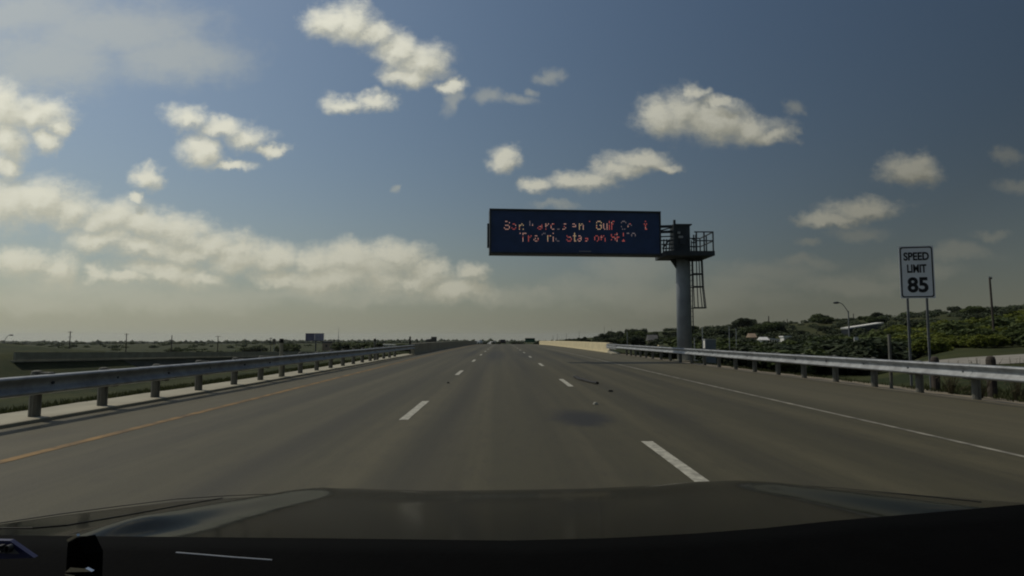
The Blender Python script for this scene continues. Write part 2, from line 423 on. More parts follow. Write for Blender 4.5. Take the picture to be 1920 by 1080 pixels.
def hnoise(x, y):
    return math.sin(x * .011 + 1.3) * math.cos(y * .009 + .4) + .5 * math.sin(x * .027 - y * .021) + .3 * math.sin(x * .06 + y * .05 + 2)
def T(x, y):
    d = math.hypot(x, y); ze = zr(y)
    le = interp(y, LE); re = interp(y, RE)
    if le - 1.2 < x < re + 0.45:
        return ze - 0.35 if (le + .4 < x < re - .3) else ze - 0.10
    far = -0.0087 * d + (0.0012 * d * hnoise(x, y) if d > 1500 else 0)
    if x < 0:
        dl = (le - 1.2) - x
        valley = lerp(-4.3 - .0065 * d, ze - .6, sstep(130, 230, y) * sstep(-60, -40, x))
        z = lerp(ze - .10, valley, sstep(0, 17, dl))
        # abutment fill at the left end of the other bridge
        if x < -40: z = max(z, lerp(.45, -.75, sstep(-82, -63, x)) - max(0, x + 62.5) * .5 - max(0, abs(y - 84) - 16) * .45)
        return lerp(z, far + .25 * hnoise(x * 3, y * 3) * min(1, d / 300), sstep(300, 900, d))
    dr = x - re - .45
    rr = x / max(y, 1)
    hi = interp(dr, [(0, -.12), (.9, -.16), (1.3, -.25), (4, -.55), (9, -.45), (15, -.30), (24, .15), (60, .8)])
    lo = interp(dr, [(0, -.12), (.9, -.16), (1.3, -.3), (5, -.9), (12, -1.6), (30, -2.2), (60, -2.4)])
    near = lerp(lo, hi, sstep(.55, .74, rr)) + (ze if y > 0 else 0)
    near = lerp(near, -2.0, sstep(60, 140, y) * sstep(0, 12, dr))
    if y > 0: r = x / y
    else: r = 9
    s = interp(r, SK)
    if s > -6:
        ridge = 330.0
        rise = H + s / F * max(y, .7 * d)
        if d < ridge: return lerp(near, rise, sstep(58, ridge, d) ** 1.15)
        return H + s / F * max(y, .7 * d) * ridge / d - (d - ridge) * .028
    return lerp(near, far, sstep(250, 800, d))

def axis(breaks):
    out = []
    for a, b, n in breaks: out += [lerp(a, b, i / n) for i in range(n)]
    out.append(breaks[-1][1]); return out
def geo_axis(a, b, n): return [a * (b / a) ** (i / n) for i in range(1, n + 1)]
xs = [-v for v in reversed(geo_axis(40, 6500, 46))] + axis([(-40, -12, 20), (-12, -6, 18), (-6, 8.5, 6), (8.5, 14, 20), (14, 40, 30)]) + geo_axis(40, 6500, 70)
ys = [-v for v in reversed(geo_axis(20, 3000, 24))] + axis([(-20, 60, 60), (60, 160, 40)]) + geo_axis(160, 8000, 62)
g = MB()
for y in ys:
    for x in xs: g.v.append((x, y, T(x, y)))
nx = len(xs)
for j in range(len(ys) - 1):
    for i in range(nx - 1):
        a = j * nx + i; g.f.append((a, a + 1, a + nx + 1, a + nx)); g.m.append(0)
tag(g.build('ground', M['ground'], smooth=True), kind='structure')

# ------------------------------------------------------------------ air: one thin, even haze box round everything
hm = bpy.data.materials.new('air'); hm.use_nodes = True
for n in list(hm.node_tree.nodes): hm.node_tree.nodes.remove(n)
pv = hm.node_tree.nodes.new('ShaderNodeVolumePrincipled'); pv.inputs['Density'].default_value = 5.5e-5; pv.inputs['Color'].default_value = (.88, .92, .96, 1); pv.inputs['Anisotropy'].default_value = .3
om = hm.node_tree.nodes.new('ShaderNodeOutputMaterial'); hm.node_tree.links.new(pv.outputs[0], om.inputs['Volume'])
zlo = min(v[2] for v in g.v) - 1.0; zhi = max(30.0, max(v[2] for v in g.v) + 12)
tag(MB().box((0, 2500, (zlo + zhi) / 2), (13200, 11300, zhi - zlo)).build('haze', hm), kind='stuff')

# ------------------------------------------------------------------ road and its markings
yrow = axis([(-40, 20, 20), (20, 160, 56), (160, 420, 52)])
rd = MB()
for y in yrow:
    l = interp(y, LE) - .06; r = interp(y, RE) - .22
    for k in range(7): rd.v.append((lerp(l, r, k / 6), y, zr(y)))
for j in range(len(yrow) - 1):
    for k in range(6):
        a = j * 7 + k; rd.f.append((a, a + 1, a + 8, a + 7)); rd.m.append(0)
road = tag(rd.build('road', M['road'], smooth=True), kind='structure')

def ribbon(x0, x1, y0, y1, lift=.004, step=4.0, wob=0.0):
    mb = MB(); n = max(1, int((y1 - y0) / step)); fx0 = x0 if callable(x0) else (lambda y: x0); fx1 = x1 if callable(x1) else (lambda y: x1)
    for i in range(n + 1):
        y = lerp(y0, y1, i / n)
        mb.v += [(fx0(y) + rnd.uniform(-wob, wob), y, zr(y) + lift), (fx1(y) + rnd.uniform(-wob, wob), y, zr(y) + lift)]
    for i in range(n): mb.f.append((2 * i, 2 * i + 1, 2 * i + 3, 2 * i + 2)); mb.m.append(0)
    return mb
ribbon(-5.60, -5.45, -40, 205, wob=.006, step=1.2).build('yellow_edge_line', M['yellow_paint'], road)
ribbon(lambda y: interp(y, [(0, 6.1), (18, 5.86), (40, 5.72), (80, 5.66)]) - .045, lambda y: interp(y, [(0, 6.1), (18, 5.86), (40, 5.72), (80, 5.66)]) + .045, -40, 205, wob=.006, step=1.2).build('white_edge_line', M['faded_paint'], road)
for k in range(-1, 15):
    for cx, y0 in ((-1.64, 10.6), (1.905, 5.35)):
        ya = y0 + 12.19 * k
        if ya < 200: ribbon(cx - .075, cx + .075, ya, ya + 3.05, wob=.004, step=.6).build('lane_dash', M['white_paint'], road)
# transverse saw cuts in the shoulder and the slab joint by the left kerb
jm = material('joint sealant', (0.03, 0.03, 0.03), .8)
pale = material('worn joint', (0.34, 0.32, 0.28), .8)
jt = MB()
a, b = Vector((-7.45, 9.05, .005)), Vector((-6.35, 8.1, .005)); n_ = (b - a).cross(Vector((0, 0, 1))).normalized() * .02
jt.add([a - n_, b - n_, b + n_, a + n_], [(0, 1, 2, 3)]); jt.build('shoulder_joint', pale, road)
ribbon(lambda y: interp(y, RE) - .55, lambda y: interp(y, RE) - .49, -20, 54, lift=.004, wob=.02, step=.8).build('edge_crack', jm, road)
# pale ground edge beyond the right shoulder
eb = MB()
for i in range(75):
    y = -20 + i; r = interp(y, RE)
    eb.v += [(r - .26 + rnd.uniform(-.03, .03), y, zr(y) - .004), (r + 1.3 + rnd.uniform(-.2, .2), y, zr(y) - .085)]
for i in range(74): eb.f.append((2 * i, 2 * i + 1, 2 * i + 3, 2 * i + 2)); eb.m.append(0)
tag(eb.build('dirt_verge', M['soil']), kind='structure')
# raised concrete strip under the left rail
ks = MB(); kp = []
yy = axis([(-30, 50, 80)])
for y in yy:
    l = interp(y, LE); wd = interp(y, LW); j1, j2 = rnd.uniform(-.012, .012), rnd.uniform(-.05, .05)
    ks.v += [(l - wd + j2, y, zr(y) - .15), (l - wd + j2, y, zr(y) + .05), (l + j1 - .015, y, zr(y) + .06), (l + j1, y, zr(y) + .05), (l + j1, y, zr(y) - .15)]
for i in range(len(yy) - 1):
    for k in range(4):
        a = i * 5 + k; ks.f.append((a, a + 5, a + 6, a + 1)); ks.m.append(0)
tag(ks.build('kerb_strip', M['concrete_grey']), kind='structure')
# paved side road on the right, climbing away
SR = [(25.5, 34.5, -.42), (30, 34.2, -.15), (35, 35, .15), (44, 37, .45), (60, 42, .9), (85, 50, 1.4)]
sr = MB()
for i, (x, y, z) in enumerate(SR):
    wdt = 3.4 if i else 2.2
    for k in range(-2, 3): 
        yy_ = y + 2.6 + k * wdt / 2 + .9; sr.v.append((x, yy_, max(T(x, yy_), z) + .06 + .02 * (2 - abs(k))))
for i in range(len(SR) - 1):
    for k in range(4): a = i * 5 + k; sr.f.append((a, a + 1, a + 6, a + 5)); sr.m.append(0)
tag(sr.build('side_road', material('side road', (0.25, 0.235, 0.205), .9, 0, .15, .8), smooth=True), kind='structure')

# ------------------------------------------------------------------ guardrails
WP = [(0, .158), (-.03, .155), (-.068, .142), (-.083, .122), (-.080, .106), (-.020, .052), (-.004, .022), (-.004, -.012), (-.020, -.042), (-.080, -.098), (-.084, -.116), (-.070, -.138), (-.03, -.152), (0, -.157)]
def wprofile(sgn):
    outer = [(sgn * a, b) for a, b in WP]; inner = [(sgn * (a + .006), b) for a, b in reversed(WP)]
    return outer + inner
# post with its block, both sharing meshes between copies
pm = MB(); pm.tube([(0, 0, -.1), (0, 0, .74), (0, 0, .785), (0, 0, .80)], [.088, .088, .075, .03], 10)
post_mesh = pm.mesh('post', M['timber'])
bm_ = MB().box((0, 0, 0), (.17, .14, .34)); block_mesh = bm_.mesh('blockout', M['timber'])
bolt_mesh = MB().tube([(-.016, 0, 0), (.016, 0, 0)], .024, 8).mesh('bolt', M['dark_steel'])
def guardrail(name, label, edge, side, y0, y1, posts, off, zc=.62):
    """side = +1 for the rail right of the road, -1 for the left"""
    root = empty(name, (edge(y0), y0, 0), label=label, cat='guardrail')
    loc0 = Vector((edge(y0), y0, 0))
    y = y0; k = 0
    while y < y1 - .01:
        ye = min(y + 3.81, y1); path = []
        for i in range(5):
            yy_ = lerp(y - (.12 if k else 0), ye, i / 4); path.append(Vector((edge(yy_) + side * off + (.006 * side * (k % 2)), yy_, zr(yy_) + zc)) - loc0)
        mb = MB().sweep(path, wprofile(side))
        r_ = mb.build('rail_section', M['galv'], root)
        y = ye; k += 1
    for yp in posts:
        p = link_mesh('post', post_mesh, root, Vector((edge(yp) + side * (off + .27), yp, zr(yp) + rnd.uniform(-.02, .02))) - loc0, rnd.uniform(0, 6))
        p.rotation_euler = (rnd.uniform(-.015, .015), rnd.uniform(-.015, .015), 0)
        link_mesh('blockout', block_mesh, p, (-side * .165, 0, zc)); link_mesh('bolt', bolt_mesh, p, (-side * .272, 0, zc))
    return root
LP = [-7.8, -6.0, -4.1, -2.2, -.4, 1.5, 3.4, 5.2, 7.0, 8.85, 10.7, 12.35, 14.05, 15.85, 17.7, 19.5, 21.3, 23.1, 25.0, 26.9, 28.8, 30.7, 32.6, 34.5, 36.4, 38.3, 40.2, 42.1]
guardrail('guardrail', 'long galvanised guardrail on timber posts along the left kerb strip', lambda y: interp(y, LE), -1, -8.5, 49.2, LP, .03, zc=.60)
RPp = [-8.2, -6.3, -4.4, -2.5, -.6, 1.3, 3.2, 5.1, 7.0, 8.8, 10.6, 12.35, 14.0, 15.75, 17.5, 19.35, 21.2, 23.0, 24.9, 26.8, 28.7, 30.6, 32.5, 34.4, 36.3, 38.2, 40.1, 41.9, 43.5, 45.0, 46.5, 48.0]
rrail = guardrail('guardrail', 'long sunlit galvanised guardrail on timber posts along the right shoulder', lambda y: interp(y, RE), 1, -9, 54.6, RPp, -.25, zc=.615)
# thicker three-ribbed end section where the right rail meets the wall
loc0 = rrail.location
path = [Vector((interp(y, RE) - .22, y, zr(y) + .60)) - loc0 for y in (50.5, 52.5, 54.9)]
MB().sweep(path, [(-.10, .22), (-.03, .16), (-.10, .10), (-.10, .04), (-.03, 0), (-.10, -.06), (-.10, -.12), (-.03, -.17), (-.10, -.22), (.03, -.22), (.03, .22)]).build('end_section', M['galv'], rrail)

# concrete bridge walls
def bridge_wall(label, xf, side, y0, y1, mat, seg=7.6):
    root = empty('concrete_barrier', (xf(y0), y0, zr(y0)), label=label, cat='concrete barrier')
    l0 = Vector(root.location); y = y0
    prof = [(0, -.15), (0, .08), (.05, .10), (.05, .80), (.07, .86), (.36, .86), (.38, -.15)]
    while y < y1 - 1:
        ye = min(y + seg, y1); n = 3
        path = [Vector((xf(yy_), yy_, zr(yy_))) - l0 for yy_ in (lerp(y + (.012 if y > y0 else 0), ye - .012, i / n) for i in range(n + 1))]
        pr = [(side * a_, b_) for a_, b_ in prof]
        if side < 0: pr = pr[::-1]
        MB().sweep(path, pr).build('wall_panel', mat, root)
        y = ye
    return root
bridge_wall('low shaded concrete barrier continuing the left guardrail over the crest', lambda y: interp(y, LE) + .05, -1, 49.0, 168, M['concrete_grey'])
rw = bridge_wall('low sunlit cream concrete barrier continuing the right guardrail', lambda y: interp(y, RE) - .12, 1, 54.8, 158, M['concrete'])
MB().add([(-.55, -4.2, -.1), (.3, -4.2, -.1), (.3, 0, -.1), (-.1, 0, -.1), (-.5, -4.2, .06), (.3, -4.2, .06), (.3, 0, .22), (-.1, 0, .22)],
         [(3, 2, 1, 0), (4, 5, 6, 7), (0, 1, 5, 4), (1, 2, 6, 5), (2, 3, 7, 6), (3, 0, 4, 7)]).build('kerb_end', M['concrete_grey'], rw)

# ------------------------------------------------------------------ overhead message sign
ga = empty('message_sign', (10.35, 36.6, -.1), label='large dark electronic message sign on a cantilever pole over the road', cat='message sign')
G0 = Vector(ga.location)
def L(v): return Vector(v) - G0
PLx, PLy, PRx, PRy = at(918, 430, 35.4).x, 35.4, at(1239, 430, 36.1).x, 36.1
ZT, ZB = at(918, 391, 35.4).z, at(918, 475.5, 35.4).z
ang = math.atan2(PRy - PLy, PRx - PLx); PW = math.hypot(PRx - PLx, PRy - PLy)
pc = Vector(((PLx + PRx) / 2, (PLy + PRy) / 2, (ZT + ZB) / 2)); rot = Matrix.Rotation(ang, 3, 'Z')
def S(a, b, z): return L(pc + rot @ Vector((a, b, z)))                 # sign frame: a along, b away from the road user, z up
PH = ZT - ZB
MB().box(S(0, .50, 0), (PW, .90, PH), ang).build('cabinet', M['cabinet'], ga, bevel=.02)
MB().box(S(0, .035, .0), (PW - .16, .03, PH - .18), ang).build('screen', M['screen'], ga)
fr = M['dark_steel']
for a_, z_, sz in ((0, PH / 2 - .045, (PW + .02, .09, .09)), (0, -PH / 2 + .05, (PW + .02, .13, .10))): MB().box(S(a_, .0, z_), sz, ang).build('bezel', fr, ga)
for a_ in (-PW / 2 + .04, PW / 2 - .04): MB().box(S(a_, .0, 0), (.08, .09, PH - .2), ang).build('bezel', fr, ga)
MB().box(S(-PW / 2 - .05, .75, -.15), (.10, .25, 1.4), ang).build('vent_box', fr, ga)
MB().box(S(.5, -.03, -PH / 2 + .19), (.7, .02, .03), ang).build('sensor_strip', M['alu'], ga)
# lettering, as much of each letter as is lit
FONT = {
 'S': ".###. #...# #.... .###. ....# #...# .###.", 'a': "..... ..... .##. ...# .### #..# .##.", 'n': "... ... #.#. ##.# #..# #..# #..#",
 'M': "#...# ##.## #.#.# #.#.# #...# #...# #...#", 'r': "... ... #.# ##. #.. #.. #..", 'c': "... ... .## #.. #.. #.. .##", 'o': ".... .... .##. #..# #..# #..# .##.",
 's': "... ... .## #.. .#. ..# ##.", 'd': "...# ...# .### #..# #..# #..# .###", 'G': ".###. #...# #.... #.### #...# #...# .###.", 'u': ".... .... #..# #..# #..# #..# .###",
 'l': "# # # # # # #", 'f': ".## #.. ### #.. #.. #.. #..", 'C': ".###. #...# #.... #.... #.... #...# .###.", 't': ".#. .#. ### .#. .#. .#. .##",
 'T': "##### ..#.. ..#.. ..#.. ..#.. ..#.. ..#..", 'i': "# . # # # # #", 'y': ".... .... #..# #..# .### ...# .##.", 'H': "#...# #...# #...# ##### #...# #...# #...#",
 '1': ".#. ##. .#. .#. .#. .#. ###", '3': ".###. #...# ....# ..##. ....# #...# .###.", '0': ".###. #...# #...# #...# #...# #...# .###."}
led = [emitter('led red', (1.0, .20, .16), .70), emitter('led pale', (1.0, .55, .42), .85), emitter('led yellow', (1.0, .72, .38), .85), emitter('led dim', (.75, .62, .62), .35)]
# word, picture span, row it stands in, and per letter: colour and which dots are dark ("r" row numbers off, "L"/"R" halves off)
WORDS = [
 ('San', 944, 981, 0, [(1, 'L12'), (0, 'r4'), (2, '')]), ('Marcos', 991, 1060, 0, [(3, 'r456R'), (0, 'r2'), (1, ''), (1, ''), (3, 'r2345'), (1, 'r3')]),
 ('and', 1069, 1105, 0, [(1, 'r56'), (2, ''), (0, 'r23456')]), ('Gulf', 1116, 1151, 0, [(2, ''), (1, ''), (0, ''), (0, '')]),
 ('Coast', 1163, 1213, 0, [(3, 'r235'), (3, 'r56'), (3, 'r23456'), (3, 'r23456'), (0, 'r1')]),
 ('Traffic', 973, 1047, 1, [(1, 'r2'), (0, ''), (1, ''), (3, 'r23456'), (2, 'r01'), (1, 'r2'), (3, 'r23')]), ('Stay', 1060, 1101, 1, [(0, 'r01'), (2, ''), (1, ''), (0, 'r23')]),
 ('on', 1112, 1134, 1, [(0, ''), (0, '')]), ('SH130', 1144, 1191, 1, [(0, 'r06'), (0, 'r2R'), (0, 'r34'), (3, 'r123456'), (3, 'r3456')])]
for word, xa, xb, line, spec in WORDS:
    gl = [FONT[ch].split() for ch in word]; wd = [max(len(r_) for r_ in q) for q in gl]; tot = sum(wd) + len(wd) - 1
    m_ = MB(); cx = 0
    pitch_px = (xb - xa) / tot; zt, zb = ((413.8, 430.8) if line == 0 else (436.2, 453.0))
    for q, w_, (ci, off_) in zip(gl, wd, spec):
        dark = set(int(ch) for ch in off_ if ch.isdigit()) if off_.startswith('r') else set()
        for r_, row in enumerate(q):
            for k, ch in enumerate(row):
                if ch != '#' or r_ in dark: continue
                if 'L' in off_ and k < w_ / 2 - .5 and r_ in (1, 2): continue
                if 'R' in off_ and k > w_ / 2: continue
                if rnd.random() < .05: continue
                px = xa + (cx + k + .5) * pitch_px; py = lerp(zt, zb, (r_ + .5) / 7)
                # picture column -> place along the screen
                tpos = (px - 918) / (1239 - 918); aa = (tpos - .5) * PW
                zz_ = at(px, py, lerp(35.4, 36.1, tpos)).z - pc.z
                cc_ = ci if rnd.random() < .75 else rnd.choice((0, 1, ci))
                m_.box(S(aa, .012, zz_), (.034, .02, .052), ang, mi=cc_)
        cx += w_ + 1
    m_.build('lit_word', led, ga)
def L(v): return Vector(v) + Vector((.24, 0, 0)) - G0
# pole with flared head, platform, upper box column
PX, PY = 10.36, 36.6
MB().tube([L((PX, PY, -.3)), L((PX, PY, 5.3)), L((PX, PY, 5.9))], [.43, .405, .405], 28).build('pole', M['galv_pole'], ga, smooth=True)
MB().tube([L((PX, PY, -.28)), L((PX, PY, .02))], .75, 20).build('footing', M['concrete_grey'], ga)
MB().add([L(v) for v in ((PX - .40, PY - .05, 5.35), (PX - .40, PY + .05, 5.35), (PX - .40, PY + .05, 5.92), (PX - .40, PY - .05, 5.92), (PX - .78, PY + .05, 5.92), (PX - .78, PY - .05, 5.92))],
         [(0, 1, 2, 3), (1, 0, 5, 4), (3, 2, 4, 5), (1, 4, 2), (0, 3, 5)]).build('gusset', M['dark_steel'], ga)
X0, X1 = 8.95, 11.72
MB().box(L(((X0 + X1) / 2, 36.25, 6.06)), (X1 - X0, 2.5, .26)).build('platform', M['dark_steel'], ga)
MB().box(L((10.13, 36.3, 7.0)), (.92, .9, 1.62)).build('box_column', M['dark_steel'], ga)
MB().box(L((10.17, 36.3, 7.84)), (1.08, 1.0, .06)).build('cap_plate', M['dark_steel'], ga)
MB().box(L((9.66, 35.72, 7.1)), (.12, .12, 1.95)).build('upright', M['dark_steel'], ga)
for z_ in (7.82, 7.50): MB().bar(L((8.9, 36.5, z_)), L((9.8, 36.3, z_)), .14).build('chord', M['dark_steel'], ga)
MB().bar(L((8.9, 36.5, 7.55)), L((9.8, 36.3, 7.78)), .06).build('brace', M['dark_steel'], ga)
for i, z_ in enumerate((6.95, 7.18, 6.72, 6.48, 6.3)): MB().bar(L((8.95 + .04 * i, 36.2, z_)), L((9.68, 36.2, z_ + .03)), .065).build('rail', M['dark_steel'], ga)
for x_ in (9.06, 9.22, 9.4): MB().bar(L((x_, 36.0, 6.2)), L((x_ + .05, 36.0, 7.0)), .06).build('baluster', M['dark_steel'], ga)
MB().bar(L((9.1, 36.3, 6.5)), L((9.5, 36.3, 7.0)), .08).build('brace', M['dark_steel'], ga)
for (a_, b_) in (((9.85, 35.78, 7.35), (10.0, 35.78, 7.35)), ((9.9, 35.78, 7.1), (10.15, 35.78, 7.1))): MB().bar(L(a_), L(b_), .09, .12).build('hatch_bracket', M['alu'], ga)
MB().box(L((10.15, 35.80, 6.95)), (.34, .05, .55)).build('hatch', M['cabinet'], ga)
# railing at the right end of the platform
zb_, zt_ = 6.19, 7.28
for x_, y_ in ((10.72, 35.08), (11.15, 35.08), (11.66, 35.08), (11.66, 36.25), (11.66, 37.42), (11.0, 37.42)): MB().bar(L((x_, y_, zb_)), L((x_, y_, zt_)), .065).build('railing_post', M['dark_steel'], ga)
for z_ in (zt_, 6.78): MB().bar(L((10.6, 35.08, z_)), L((11.69, 35.08, z_)), .06).build('railing_bar', M['dark_steel'], ga)
for z_ in (zt_ - .01, 6.77): MB().bar(L((11.66, 35.06, z_)), L((11.66, 37.45, z_)), .06).build('railing_bar', M['dark_steel'], ga)
for z_ in (zt_, 6.78): MB().bar(L((10.6, 37.42, z_)), L((11.69, 37.42, z_)), .06).build('railing_bar', M['dark_steel'], ga)
for x_ in (10.72, 10.84): MB().bar(L((x_, 35.6, zb_)), L((x_, 35.6, 7.2)), .06).build('baluster', M['dark_steel'], ga)
for z_ in (6.5, 6.75, 6.95): MB().bar(L((10.6, 35.6, z_)), L((10.9, 35.6, z_)), .06).build('baluster', M['dark_steel'], ga)
# ladder with its cage on the right of the pole
lad = MB(); 
for y_ in (36.4, 36.82): lad.bar(L((10.83, y_, 1.75)), L((10.83, y_, 7.0)), .05)
ladder = lad.build('ladder', M['dark_steel'], ga)
for k in range(16): MB().bar(L((10.83, 36.4, 1.95 + k * .30)), L((10.83, 36.82, 1.95 + k * .30)), .025).build('rung', M['dark_steel'], ladder)
def hoop(z_, rx):
    pts = [L((10.85 + rx * math.sin(math.pi * k / 10), 36.61 - .36 * math.cos(math.pi * k / 10), z_)) for k in range(11)]
    return MB().tube(pts, .036, 6, caps=True)
for z_, rx in ((5.85, .66), (5.03, .68), (4.28, .70), (3.05, .82)): hoop(z_, rx).build('cage_hoop', M['dark_steel'], ladder)
for k in range(1, 10, 1):
    if k % 2 == 0 and k not in (4, 6): continue
    th = math.pi * k / 10
    pts = [L((10.85 + rx * math.sin(th), 36.61 - .36 * math.cos(th), z_)) for z_, rx in ((5.95, .66), (4.28, .70), (3.05, .82))]
    mb = MB()
    for a_, b_ in zip(pts, pts[1:]): mb.bar(a_, b_, .045, .045)
    mb.build('cage_strap', M['dark_steel'], ladder)

# ------------------------------------------------------------------ speed limit sign
DS = 18.0
c_tl, c_br = at(1689, 461, DS), at(1749, 559, DS)
sc_ = (at(1719, 510, DS)); SW = 0.90; SH = c_tl.z - c_br.z
ss = empty('speed_limit_sign', (sc_.x, DS, T(sc_.x, DS)), label='white rectangular sign reading SPEED LIMIT 85 behind the right guardrail', cat='road sign')
ss.rotation_euler = (0, 0, R(-14))
sz0 = ss.location.z; zc = sc_.z - sz0
MB().box((0, .0, zc), (SW, .006, SH)).build('sign_plate', M['sign_white'], ss)
bd = MB(); t_ = .035; ins = .025
ox, oz = SW / 2 - ins, SH / 2 - ins
def rrect(hx, hz, r_, n=5):
    out = []
    for cx_, cz_, a0 in ((hx - r_, hz - r_, 0), (-hx + r_, hz - r_, 90), (-hx + r_, -hz + r_, 180), (hx - r_, -hz + r_, 270)):
        for k in range(n + 1): a_ = R(a0 + 90 * k / n); out.append((cx_ + r_ * math.cos(a_), cz_ + r_ * math.sin(a_)))
    return out
o1 = rrect(ox, oz, .07); o2 = rrect(ox - t_, oz - t_, .05); n = len(o1)
bd.add([(x, -.006, zc + z) for x, z in o1] + [(x, -.006, zc + z) for x, z in o2], [(i, (i + 1) % n, n + (i + 1) % n, n + i) for i in range(n)])
bd.build('border', M['sign_black'], ss)
def text_part(txt, height, width, x, z, mat, parent, y=-.007, name='lettering', bold=.0, rz=0.0):
    cu = bpy.data.curves.new(name, 'FONT'); cu.body = txt; cu.size = 1.0; cu.align_x = 'CENTER'; cu.extrude = .002; cu.offset = bold; cu.resolution_u = 4
    tmp = bpy.data.objects.new(name, cu); col.objects.link(tmp)
    dg = bpy.context.evaluated_depsgraph_get(); me = bpy.data.meshes.new_from_object(tmp.evaluated_get(dg)); bpy.data.objects.remove(tmp)
    xs_ = [v.co.x for v in me.vertices]; ys_ = [v.co.y for v in me.vertices]
    sx = width / (max(xs_) - min(xs_)); sy = height / (max(ys_) - min(ys_)); mx_, my_ = (max(xs_) + min(xs_)) / 2, (max(ys_) + min(ys_)) / 2
    for v in me.vertices: v.co = ((v.co.x - mx_) * sx, -v.co.z, (v.co.y - my_) * sy)
    me.materials.clear(); me.materials.append(mat); me.name = name
    o = bpy.data.objects.new(name, me); col.objects.link(o); o.parent = parent; o.location = (x, y, z); return o
kz = SH / 98.0
text_part('SPEED', 15.5 * kz, .66, .0, zc + (510 - 480.5) * kz, M['sign_black'], ss, bold=.032)
text_part('LIMIT', 15.5 * kz, .50, .0, zc + (510 - 503.5) * kz, M['sign_black'], ss, bold=.032)
text_part('85', 29 * kz, .54, .01, zc + (510 - 534) * kz, M['sign_black'], ss, bold=.035)
for x_ in (-.26, .24): MB().bar((x_, .05, -.4), (x_, .05, zc + SH / 2 - .12), .055, .045).build('sign_post', M['lamp_grey'], ss)
for z_ in (zc + .45, zc - .45): MB().box((0, .035, z_), (.75, .03, .05)).build('bracket', M['alu'], ss)

# ------------------------------------------------------------------ delineators and small posts
def delineator(px, ptop, y, width, label, cap=True, mat='timber', x=None, group=None, capmat='rubber'):
    p = at(px, ptop, y); zg = T(p.x, y)
    r_ = empty('marker_post', (p.x, y, zg), label=label, cat='marker post', group=group)
    MB().tube([(0, 0, -.2), (0, 0, p.z - zg - (.14 if cap else 0))], width / 2, 8).build('post', M[mat], r_)
    if cap: MB().tube([(0, 0, p.z - zg - .14), (0, 0, p.z - zg)], width / 2 + .008, 8).build('cap', M[capmat], r_)
    return r_
delineator(528, 635, 21.0, .125, 'tall pale round post with black cap behind the left guardrail', mat='concrete_grey')
delineator(703, 635, 35.6, .12, 'black-capped round post behind the left guardrail, nearer the barrier')
delineator(769, 631, 48.6, .12, 'dark post standing where left guardrail meets the barrier', mat='rubber')
delineator(782, 636, 60, .10, 'short dark post on the shaded left barrier, just past its start', mat='rubber')
delineator(838, 637, 92, .12, 'tiny dark post on the shaded left barrier, towards the crest', mat='rubber')
delineator(1667, 627, 17.2, .085, 'slim tall timber post rising behind the right guardrail left of the speed sign', cap=False)
for px, pt, y, lab in ((1302, 633, 40, 'slim pale post just right of the message sign pole'), (1317, 614, 44, 'taller thin steel post beside the grey roadside cabinet'),
                       (1367, 612, 52, 'thin steel post right of the grey roadside cabinet'), (1380, 616, 56, 'thin steel post farther right of the grey cabinet, the second one'),
                       (1176, 622, 66, 'slim pale post behind the right guardrail end near the cream barrier')):
    delineator(px, pt, y, .07, lab, cap=False, mat='galv')
# white marker panels on the far side of the side road
for px, pt, pb, y, wd, lab in ((1605, 632, 651, 62, .42, 'narrow white upright panel beside the street lamp'), (1828, 636, 652, 58, .22, 'slim white marker in the grass beyond the side road')):
    a_, b_ = at(px, pt, y), at(px, pb, y); zg = T(a_.x, y)
    r_ = empty('white_marker', (a_.x, y, zg), label=lab, cat='marker')
    MB().box((0, 0, (a_.z + b_.z) / 2 - zg), (wd, .05, a_.z - b_.z)).build('panel', M['white_wall'], r_)
    MB().bar((0, .05, -.3), (0, .05, a_.z - zg - .05), .06).build('stake', M['galv'], r_)
a_ = at(1622, 646, 62); zg = T(a_.x, 62)
r_ = empty('junction_box', (a_.x, 62, zg), label='small white box on a stake right of the white panel', cat='box')
MB().box((0, 0, a_.z - zg), (.35, .25, .32)).build('box', M['white_wall'], r_, bevel=.02); MB().bar((0, 0, -.3), (0, 0, a_.z - zg - .16), .08).build('stake', M['galv'], r_)
# roadside cabinet behind the pole
a_ = at(1330, 637, 41); zg = T(a_.x, 41)
r_ = empty('roadside_cabinet', (a_.x, 41, zg), label='grey metal control cabinet behind the right guardrail beside the big pole', cat='cabinet')
hh = a_.z - zg
MB().box((0, 0, hh / 2), (.68, .55, hh)).build('body', M['grey_box'], r_, bevel=.015)
MB().box((.03, -.285, hh / 2 + .03), (.56, .02, hh - .18)).build('door', M['grey_box'], r_); MB().box((.22, -.31, hh * .55), (.03, .03, .14)).build('handle', M['dark_steel'], r_)
MB().box((0, 0, hh + .02), (.74, .62, .05)).build('roof', M['alu'], r_); MB().box((-.36, -.1, hh / 2), (.05, .3, hh - .1)).build('side_panel', M['white_wall'], r_)

